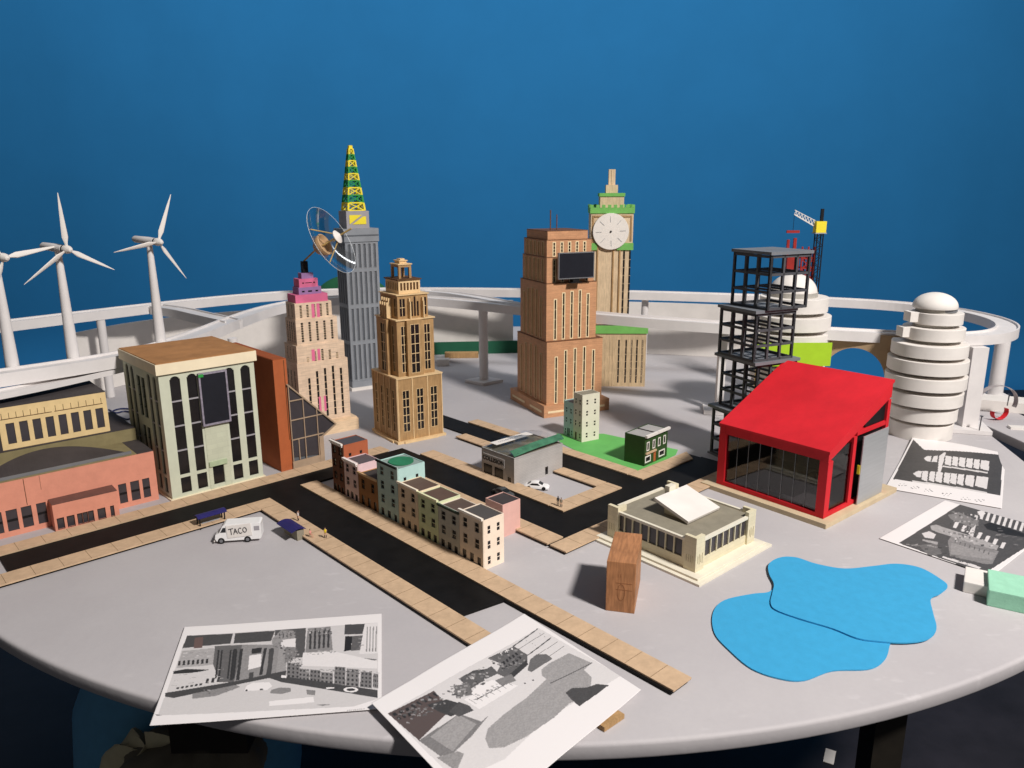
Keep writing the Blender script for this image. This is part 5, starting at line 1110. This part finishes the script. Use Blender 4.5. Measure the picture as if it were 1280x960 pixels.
# centre building
S += [q1([(380, 235), (510, 228), (475, 412), (400, 412), (370, 325)], .18), q1([(510, 228), (725, 228), (722, 360), (470, 412)], .38)]
for x0 in (515, 545, 628, 660): S.append(q1([(x0-45, 250), (x0-30, 248), (x0-50, 402), (x0-66, 404)], .06) if x0 < 600 else q1([(x0-12, 246), (x0+2, 244), (x0-22, 376), (x0-36, 379)], .06))
for x0 in (388, 404, 446, 460, 474): S.append(q1([(x0+6, 255), (x0+14, 254), (x0-2, 395), (x0-10, 395)], .05))
S += [q1([(545, 282), (604, 274), (600, 336), (538, 352)], .78), q1([(557, 248), (606, 242), (602, 268), (555, 274)], .05), q1([(545, 366), (566, 362), (562, 392), (540, 395)], .10), q1([(690, 232), (725, 229), (722, 365), (672, 372)], .45), q1([(640, 250), (665, 248), (650, 372), (630, 374)], .10)]
# towers behind
S += [q1([(655, 200), (700, 155), (760, 158), (772, 245), (700, 240), (655, 225)], .40), q1([(700, 205), (770, 196), (768, 240), (698, 238)], .75), q1([(720, 245), (770, 242), (768, 300), (715, 320)], .30)]
for k in range(4): S.append(q1([(690+18*k, 172), (695+18*k, 171), (694+18*k, 192), (689+18*k, 193)], .08))
S += [q1([(828, 148), (940, 138), (950, 255), (815, 275)], .34)]
for k in range(5): S.append(q1([(838+22*k, 160-2*k), (848+22*k, 159-2*k), (845+22*k, 250-2*k), (834+22*k, 252-2*k)], .07))
S += [q1([(1108, 125), (1172, 120), (1172, 270), (1080, 275)], .72)]
for k in range(4): S += [q1([(1118+15*k, 140-k), (1123+15*k, 140-k), (1119+15*k, 262), (1113+15*k, 262)], .38)]
S += [q1([(970, 283), (1170, 300), (1140, 312), (965, 292)], .20), q1([(805, 268), (960, 262), (1170, 310), (1170, 345), (800, 332)], .74)]
# row houses
for k, (x, w_, tp_, hh_) in enumerate(((728, 60, 315, 75), (786, 50, 345, 58), (840, 50, 350, 58), (893, 58, 362, 55), (960, 52, 335, 85), (1018, 60, 345, 85), (1088, 55, 360, 75), (1150, 24, 368, 68))):
    y = tp_; quad = [(x, y), (x+w_, y+4), (x+w_, y+hh_+6), (x-4, y+hh_)]; S.append(q1(quad, .26+.05*(k % 2)))
    S += [(([Q(*p) for p in P]), g) for P, g in wq(quad, 3, 4 if hh_ > 70 else 3, .05, .45, .5)]
# road, car, ground blobs
S += [q1([(140, 468), (490, 405), (725, 355), (720, 385), (1172, 450), (1172, 488), (700, 412), (640, 392), (480, 425), (180, 492), (140, 486)], .09), q1([(700, 378), (724, 380), (722, 392), (698, 390)], .8)]
S += [q1([(270, 470), (480, 425), (500, 435), (380, 480), (270, 495)], .35), q1([(530, 430), (560, 415), (640, 412), (655, 432), (630, 450), (520, 455)], .85), q1([(525, 449), (535, 447), (535, 455), (525, 456)], .05), q1([(595, 444), (610, 442), (610, 450), (595, 451)], .05), q1([(650, 450), (690, 438), (745, 440), (745, 458), (700, 470), (645, 466)], .33), q1([(820, 448), (866, 452), (862, 475), (825, 472)], .33), q1([(640, 505), (855, 483), (860, 510), (640, 528)], .84), q1([(870, 522), (900, 519), (945, 520), (900, 527)], .33)]
S += [q1([(1014+36*cos(2*pi*k/16)+25, 448+13*sin(2*pi*k/16)) for k in range(16)], .88), q1([(1039+22*cos(2*pi*k/16), 448+7*sin(2*pi*k/16)) for k in range(16)], .06), q1([(917, 438), (957, 436), (957, 443), (917, 444)], .85)]
for k in range(9): S.append(q1([(1020+10*k, 548-1.1*k), (1026+10*k, 546-k), (1027+10*k, 550-k), (1021+10*k, 552-k)], .45))
S.append(q1([(94, 572), (125, 577), (100, 579)], .12))
def sp1(P, n, lo, hi, w, h, sd): return [([Q(*p) for p in pp], g) for pp, g in speck(P, n, lo, hi, w, h, sd)]
S += sp1([(655, 200), (700, 155), (760, 158), (772, 195), (700, 200)], 40, .08, .55, 9, 6, 1)+sp1([(828, 148), (940, 138), (945, 175), (825, 180)], 46, .06, .6, 8, 7, 2)+sp1([(715, 245), (770, 245), (800, 330), (720, 330)], 40, .08, .5, 9, 7, 3)+sp1([(670, 160), (650, 225), (720, 300), (715, 245), (700, 205)], 24, .1, .5, 9, 8, 4)+sp1([(735, 290), (790, 285), (800, 315), (735, 318)], 26, .4, .75, 7, 4, 5)
S += sp1([(820, 262), (960, 250), (965, 268), (820, 280)], 20, .2, .6, 14, 4, 6)+sp1([(225, 262), (375, 248), (372, 290), (215, 300)], 14, .3, .7, 26, 3, 7)+sp1([(150, 440), (190, 370), (420, 330), (430, 390)], 16, .4, .75, 34, 2, 8)+sp1([(800, 345), (1170, 352), (1170, 372), (800, 362)], 40, .12, .6, 16, 5, 9)
S += sp1([(1050, 190), (1095, 186), (1088, 255), (1045, 258)], 8, .2, .5, 20, 4, 10)+sp1([(300, 450), (500, 430), (490, 440), (380, 478)], 14, .1, .5, 14, 5, 11)
S = [s for s in S]
sheet(c1, S, 'printed view of the whole city at the table edge, leftmost sheet', lambda u, v: .0010+.006*max(0, v-.55)**2+.004*max(0, .25-u), nu=400, nv=280)
# sheet 2 (frame: px = 440+x/3.2, py = 750+y/3.2)
L2, T2, R2 = G(465, 890), G(655, 773), G(801, 869); B2 = L2+(R2-T2)
Q = homog([(80, 448), (692, 72), (1155, 381)]+[((lambda p: ((p[0]-440)*3.2, (p[1]-750)*3.2))((640+F_*Vector((B2.x, B2.y, -CH)).dot(CR)/Vector((B2.x, B2.y, -CH)).dot(fw), 480-F_*Vector((B2.x, B2.y, -CH)).dot(CU)/Vector((B2.x, B2.y, -CH)).dot(fw))))], [(0, 0), (1, 0), (1, 1), (0, 1)])
S = [q1([(145, 488), (750, 130), (1075, 325), (800, 490), (612, 672), (420, 760), (330, 672)], .66),
 q1([(145, 490), (330, 395), (400, 470), (270, 597)], (.10, .075, .07)), q1([(300, 452), (380, 430), (470, 458), (400, 500), (350, 480)], .08), q1([(430, 345), (490, 310), (560, 300), (530, 350), (450, 365)], .12), q1([(440, 340), (500, 318), (535, 350), (470, 392)], .16), q1([(410, 375), (470, 365), (490, 410), (420, 425)], .22),
 q1([(500, 330), (560, 290), (590, 320), (540, 345)], .15), q1([(545, 258), (650, 205), (705, 240), (705, 270), (620, 340), (580, 320), (600, 280)], .17), q1([(620, 335), (700, 262), (708, 280), (640, 345)], .07)]
S += [(([Q(*p) for p in P]), g) for P, g in wq([(600, 270), (660, 225), (690, 255), (620, 310)], 5, 2, .04)]
S += [(([Q(*p) for p in P]), g) for P, g in wq([(150, 490), (235, 455), (245, 500), (190, 520)], 3, 2, .04)]
for k in range(5): S.append(q1([(235+22*k, 455-12*k), (243+22*k, 450-12*k), (262+22*k, 462-12*k), (254+22*k, 467-12*k)], .05))
for x0, y0_, x1_, y1_, w_ in ((645, 205, 745, 132, 3), (670, 215, 772, 150, 1.2), (705, 240, 798, 168, 3), (735, 245, 825, 185, 1.2), (790, 245, 850, 203, 1.2), (690, 175, 745, 205, 1), (740, 145, 800, 180, 1), (795, 357, 960, 270, 1.5)):
    S.append(q1([(x0, y0_), (x1_, y1_), (x1_+w_, y1_+w_), (x0+w_, y0_+w_)], .12))
S += [q1([(450, 430), (600, 355), (668, 370), (512, 470)], .80)]
for k in range(7): S.append(q1([(470+24*k, 430-13*k), (472+24*k, 429-13*k), (502+24*k, 448-13*k), (500+24*k, 449-13*k)], .35))
S += [q1([(480, 435), (505, 425), (640, 352), (642, 354), (508, 429)], .2), q1([(480, 405), (500, 375), (560, 350), (600, 350), (560, 385), (500, 420)], .84), q1([(575, 350), (640, 322), (660, 350), (600, 372)], .3)]
S += [q1([(705, 305), (715, 260), (740, 238), (780, 236), (805, 255), (770, 278), (720, 312)], .20), q1([(760, 300), (790, 275), (870, 232), (960, 272), (930, 300), (960, 330), (955, 370), (930, 410), (870, 440), (810, 500), (700, 580), (610, 625), (550, 628), (535, 590), (545, 550), (610, 490), (700, 420), (760, 360), (780, 340), (762, 325)], .46), q1([(855, 395), (880, 375), (940, 372), (980, 357), (1028, 362), (985, 395), (910, 450), (880, 425)], .10)]
S += [q1([(795, 355), (962, 270), (964, 273), (797, 358)], .15)]
S += [q1([(270, 598), (430, 488), (520, 520), (550, 495), (480, 580), (410, 645), (355, 660)], .28), q1([(315, 582), (428, 492), (500, 530), (405, 640)], .46), q1([(690, 357), (698, 357), (698, 362), (690, 362)], .08), q1([(722, 343), (730, 343), (730, 348), (722, 348)], .08)]
S += [q1([(340, 665), (425, 640), (450, 650), (420, 720)], .4)]
def sp2(P, n, lo, hi, w, h, sd): return [([Q(*p) for p in pp], g) for pp, g in speck(P, n, lo, hi, w, h, sd)]
S += sp2([(150, 490), (320, 400), (380, 440), (230, 530)], 60, .05, .45, 13, 6, 21)+sp2([(330, 400), (530, 290), (560, 340), (420, 430)], 70, .05, .6, 13, 7, 22)+sp2([(540, 262), (650, 205), (705, 245), (620, 330)], 60, .04, .4, 11, 6, 23)+sp2([(460, 430), (520, 380), (600, 350), (560, 400), (500, 440)], 18, .3, .7, 12, 5, 24)+sp2([(590, 225), (650, 205), (650, 215), (600, 240)], 14, .5, .8, 6, 8, 25)
S += [q1([(390, 480), (430, 440), (470, 455), (490, 475), (430, 500)], .12)]
sheet([L2, T2, R2, B2], S, 'printed plan view with grey lake shapes, in front of the brown pavement strip', lambda u, v: .0018+.010*max(0, u-.8)**1.0*.2+.014*max(0, .22-u)*(1-v)+.002*sin(u*5), z=.0075, nu=380, nv=290)
# sheet 3 (frame: px = 1080+x/3.69, py = 520+y/3.69)
Q = homog([(235, 85), (655, 170), (635, 430), (97, 335)], [(0, 0), (1, 0), (1, 1), (0, 1)])
S = [q1([(235, 100), (290, 150), (642, 178), (630, 368), (138, 288)], .085)]
for k, (a_, b_) in enumerate(((392, 420), (425, 450), (455, 482), (488, 515), (520, 545), (550, 586))): S.append(q1([(a_, 182+(a_-392)*.13), (b_, 182+(b_-392)*.13), (b_-4, 226+(b_-392)*.13), (a_-4, 222+(a_-392)*.13)], .68))
S += [q1([(290, 190), (305, 180), (326, 181), (322, 207), (300, 202)], .68), q1([(335, 182), (357, 180), (352, 210), (328, 208)], .68), q1([(362, 182), (385, 165), (392, 168), (370, 260), (356, 258)], .68)]
for k, (a_, b_) in enumerate(((285, 312), (320, 345), (350, 380), (388, 415), (418, 445), (450, 477), (485, 522), (530, 580))): S.append(q1([(a_, 250+(a_-285)*.11), (b_, 250+(b_-285)*.11), (b_-6, 300+(b_-285)*.13), (a_-6, 292+(a_-285)*.13)], .68))
S += [q1([(238, 262), (262, 250), (282, 252), (275, 282), (255, 278)], .68), q1([(380, 228), (580, 258), (578, 265), (378, 234)], .62), q1([(235, 296), (575, 352), (573, 360), (235, 304)], .62)]
for x, y in ((185, 318), (245, 332), (310, 345), (395, 365), (480, 385), (540, 392)):
    for k in range(7): S.append(q1([(x-18+6*k, y+6*sin(k*2.1+x)), (x-13+6*k, y+6*sin(k*2.1+x)+1), (x-13+6*k, y+6*sin(k*2.1+x)+4), (x-18+6*k, y+6*sin(k*2.1+x)+3)], .22))
sheet([(1141, 549), (1257.5, 566), (1252, 636.5), (1106, 611)], S, 'printed sheet with two rows of pale arrow blocks beside the red pavilion', lambda u, v: .0008+.045*max(0, .30-u)*max(0, .5-v)+.004*sin(u*4)*(1-v), nu=150, nv=120)
# sheet 4 (same frame)
A4, B4, D4 = G(1099, 674), G(1181, 626.5), G(1240, 722); C4_ = B4+(D4-A4)
def pxof(v): w_ = Vector((v.x, v.y, -CH)); return (640+F_*w_.dot(CR)/w_.dot(fw), 480-F_*w_.dot(CU)/w_.dot(fw))
cc = pxof(C4_); Q = homog([(70, 567), (372, 393), ((cc[0]-1080)*3.69, (cc[1]-520)*3.69), (590, 745)], [(0, 1), (0, 0), (1, 0), (1, 1)])
S = [q1([(160, 590), (445, 410), (900, 520), (700, 640), (560, 730), (500, 715)], .11)]
for k in range(9): S.append(q1([(545+26*k, 440+8*k), (557+26*k, 443+8*k), (545+26*k, 482+8*k), (532+26*k, 478+8*k)], .68))
S += [q1([(520, 445), (545, 438), (560, 455), (535, 470)], .7), q1([(510, 460), (525, 465), (500, 570), (485, 565)], .6)]
for k in range(7): S.append(q1([(420+38*k*.95, 492+16*k), (438+36*k, 495+16*k), (424+36*k, 522+16*k), (408+36*k, 518+16*k)], .68))
S += [q1([(550, 505), (580, 495), (660, 520), (740, 550), (735, 565), (640, 550), (565, 525)], .03), q1([(305, 510), (330, 505), (500, 560), (620, 605), (610, 625), (470, 585), (310, 530)], .5), q1([(265, 545), (300, 535), (330, 550), (320, 570), (280, 565)], .62), q1([(385, 580), (400, 560), (620, 630), (590, 690), (560, 690), (395, 650)], .32), q1([(400, 590), (610, 640), (590, 670), (400, 640)], .40), q1([(360, 650), (500, 690), (540, 705), (530, 712), (360, 658)], .66), q1([(250, 600), (330, 590), (360, 640), (300, 650)], .2), q1([(385, 460), (440, 450), (530, 490), (500, 520), (400, 480)], .28), q1([(268, 572), (340, 585), (338, 598), (270, 580)], .5)]
for k in range(8): S.append(q1([(420+22*k, 575+8*k), (424+22*k, 576+8*k), (420+22*k, 590+8*k), (416+22*k, 589+8*k)], .12))
r_ = random.Random(5)
S += [([Q(*p) for p in pp], g) for pp, g in speck([(400, 440), (540, 450), (520, 560), (390, 500)], 50, .05, .6, 10, 8, 31)+speck([(180, 590), (380, 600), (480, 690), (440, 690)], 26, .05, .5, 22, 5, 32)+speck([(330, 520), (520, 560), (610, 610), (420, 580)], 34, .1, .65, 12, 9, 33)+speck([(560, 500), (730, 560), (700, 600), (560, 560)], 16, .03, .35, 22, 4, 34)]
sheet([B4, C4_, D4, A4], S, 'printed sheet of a dark tower view, lying beside the mint foam block', lambda u, v: .0009+.003*max(0, u-.6), nu=200, nv=150, z=.0011)
# ---- blocks at the right
a = G(1203, 740); tag(MB().box(0, 0, 0, .034, .058, .018).build('foam_block', M['white'], loc=a, rz=radians(-32), bevel=.0015), 'white foam block touching the mint green block', 'foam block')
a = G(1233, 757); mb = MB(); mb.box(0, 0, 0, .052, .075, .026); mb = mb.build('foam_block', M['foamg'], loc=a, rz=radians(-30), bevel=.0015); tag(mb, 'mint green foam block cut by the right picture edge', 'foam block')
# ---- tape, slab, screws and small things at right back
p = G(1262, 520); tag(MB().box(-.11, -.03, 0, .11, .045, .030).build('white_slab', M['white'], loc=(G(1255, 512).x, G(1255, 512).y, 0), rz=radians(-25), bevel=.001), 'white foam slab on the table behind the red tape', 'foam slab')
t = thing('tape_roll', 'loose loop of shiny red tape with grey inside at the right edge', 'tape', G(1242, 523)); mb = MB()
def loop(mb, c, r, w_, a0, a1, tilt, mi, n=40, dr=0):
    vs = []
    for k in range(n+1):
        a_ = a0+(a1-a0)*k/n; p_ = Vector((r*cos(a_)*1.25, 0, r*sin(a_))); 
        for s_ in (-1, 1): vs.append(tuple(Vector(c)+Matrix.Rotation(tilt, 3, 'Z') @ (p_*(1+dr)+Vector((0, s_*w_/2, 0)))))
    mb.add(vs, [(2*k, 2*k+1, 2*k+3, 2*k+2) for k in range(n)], mi)
loop(mb, (0, 0, .046), .046, .016, radians(-20), radians(200), .1, 1); o = mb.build('tape_backing', [M['tapered'], mat('tape_backing', 'A59C9A', .3)], t); o.modifiers.new('t', 'SOLIDIFY').thickness = .0006
mb = MB(); loop(mb, (.005, -.012, .022), .020, .014, radians(170), radians(385), .3, 0); o = mb.build('tape', M['tapered'], t); o.modifiers.new('t', 'SOLIDIFY').thickness = .0006
mb = MB(); loop(mb, (-.05, .05, .030), .030, .014, radians(30), radians(170), .0, 0); o = mb.build('tape_tail', M['tapered'], t); o.modifiers.new('t', 'SOLIDIFY').thickness = .0006
for (px, py, z, h, lb) in ((1224, 538, .0119, .036, 'dark screw standing on the white post base'), (1259, 507, .0302, .030, 'pale screw standing on the white foam slab')):
    p = G(px, py, z); t = thing('screw', lb, 'screw', p); MB().tube((0, 0, 0), (.001, 0, h), .0013, .0016, 10).build('shank', M['metal'], t); MB().tube((.001, 0, h+.0001), (.001, 0, h+.0022), .0034, .0042, 14).build('head', M['metal'], t)
p = G(1272, 536); tag(MB().box(-.02, -.01, 0, .05, .012, .006).build('paper_scrap', M['white'], loc=p, rz=-.2), 'small white label strip on the table at the right edge', 'scrap')
a = G(753, 914, 0); b = G(778, 897); tag(MB().box(0, -.003, .0005, (b-a).length, .008, .0065).build('wood_scrap', M['plyw'], loc=a, rz=atan2(b.y-a.y, b.x-a.x)), 'small wood scrap sticking out from under the plan printout', 'wood scrap')
# blue cable on the table behind the yellow hall
pts = [G(x, y, .003) for x, y in ((136, 512), (145, 516), (156, 514), (166, 517), (160, 524), (148, 520), (140, 515), (150, 511), (165, 512), (172, 520), (178, 528))]
tag(MB().path(catmull(pts, .006), .0022, 8).build('cable', M['cable'], smooth=True), 'thin tangled dark blue cable behind the pale green block', 'cable')
# ---- under the table
fz = -.7615
t = thing('canvas_bag', 'crumpled olive canvas bag under the table edge', 'bag', (0, 0, fz)); bp_ = G(190, 985, -.33); t.location = (bp_.x, bp_.y, fz); mb = MB()
def lump(c, rx, ry, rz_, n=72, m_=44, s=1):
    mb = MB(); vs = []
    for j in range(m_+1):
        for i in range(n):
            th = pi*j/m_; ph = 2*pi*i/n; k = 1+.10*sin(3*ph+s)+.07*sin(5*th+2*ph+s)+.05*sin(9*ph+4*th)+.02*abs(sin(14*th+7*ph))
            vs.append((c[0]+rx*k*sin(th)*cos(ph), c[1]+ry*k*sin(th)*sin(ph), max(0, c[2]+rz_*k*cos(th))))
    mb.add(vs, [(j*n+i, j*n+(i+1) % n, (j+1)*n+(i+1) % n, (j+1)*n+i) for j in range(m_) for i in range(n)]); return mb
lump((0, 0, .24), .17, .12, .24).build('body', M['canvas'], t, smooth=True); lump((.06, .02, .465), .11, .08, .05, s=2).build('flap', mat('canvas_fold', '6F685A', .9, .2, 8, .6), t, smooth=True)
t = thing('blue_drum', 'rounded blue plastic drum standing on the floor under the left table edge', 'drum', (0, 0, fz)); bp_ = G(212, 945, -.40); t.location = (bp_.x, bp_.y+.10, fz); MB().lathe([(0, 0), (.13, 0), (.175, .10), (.20, .24), (.205, .34), (.195, .44), (.16, .52), (.10, .555), (0, .565)], 48).build('body', M['bluepl'], t, smooth=True)
p = G(1037, 946, fz); tag(MB().box(-.012, -.026, .0005, .012, .026, .002).build('paper_scrap', M['white'], loc=(p.x, p.y, fz), rz=-.5), 'white scrap lying on the dark floor', 'scrap')
p = G(268, 958, -.45); t = thing('trestle', 'blue metal trestle leg beneath the printout', 'trestle', (p.x, p.y, fz)); MB().tube((0, 0, 0), (0, 0, .69), .012).build('leg', M['bluepl'], t); MB().tube((.12, .05, 0), (.02, .02, .69), .010).build('leg', M['bluepl'], t)
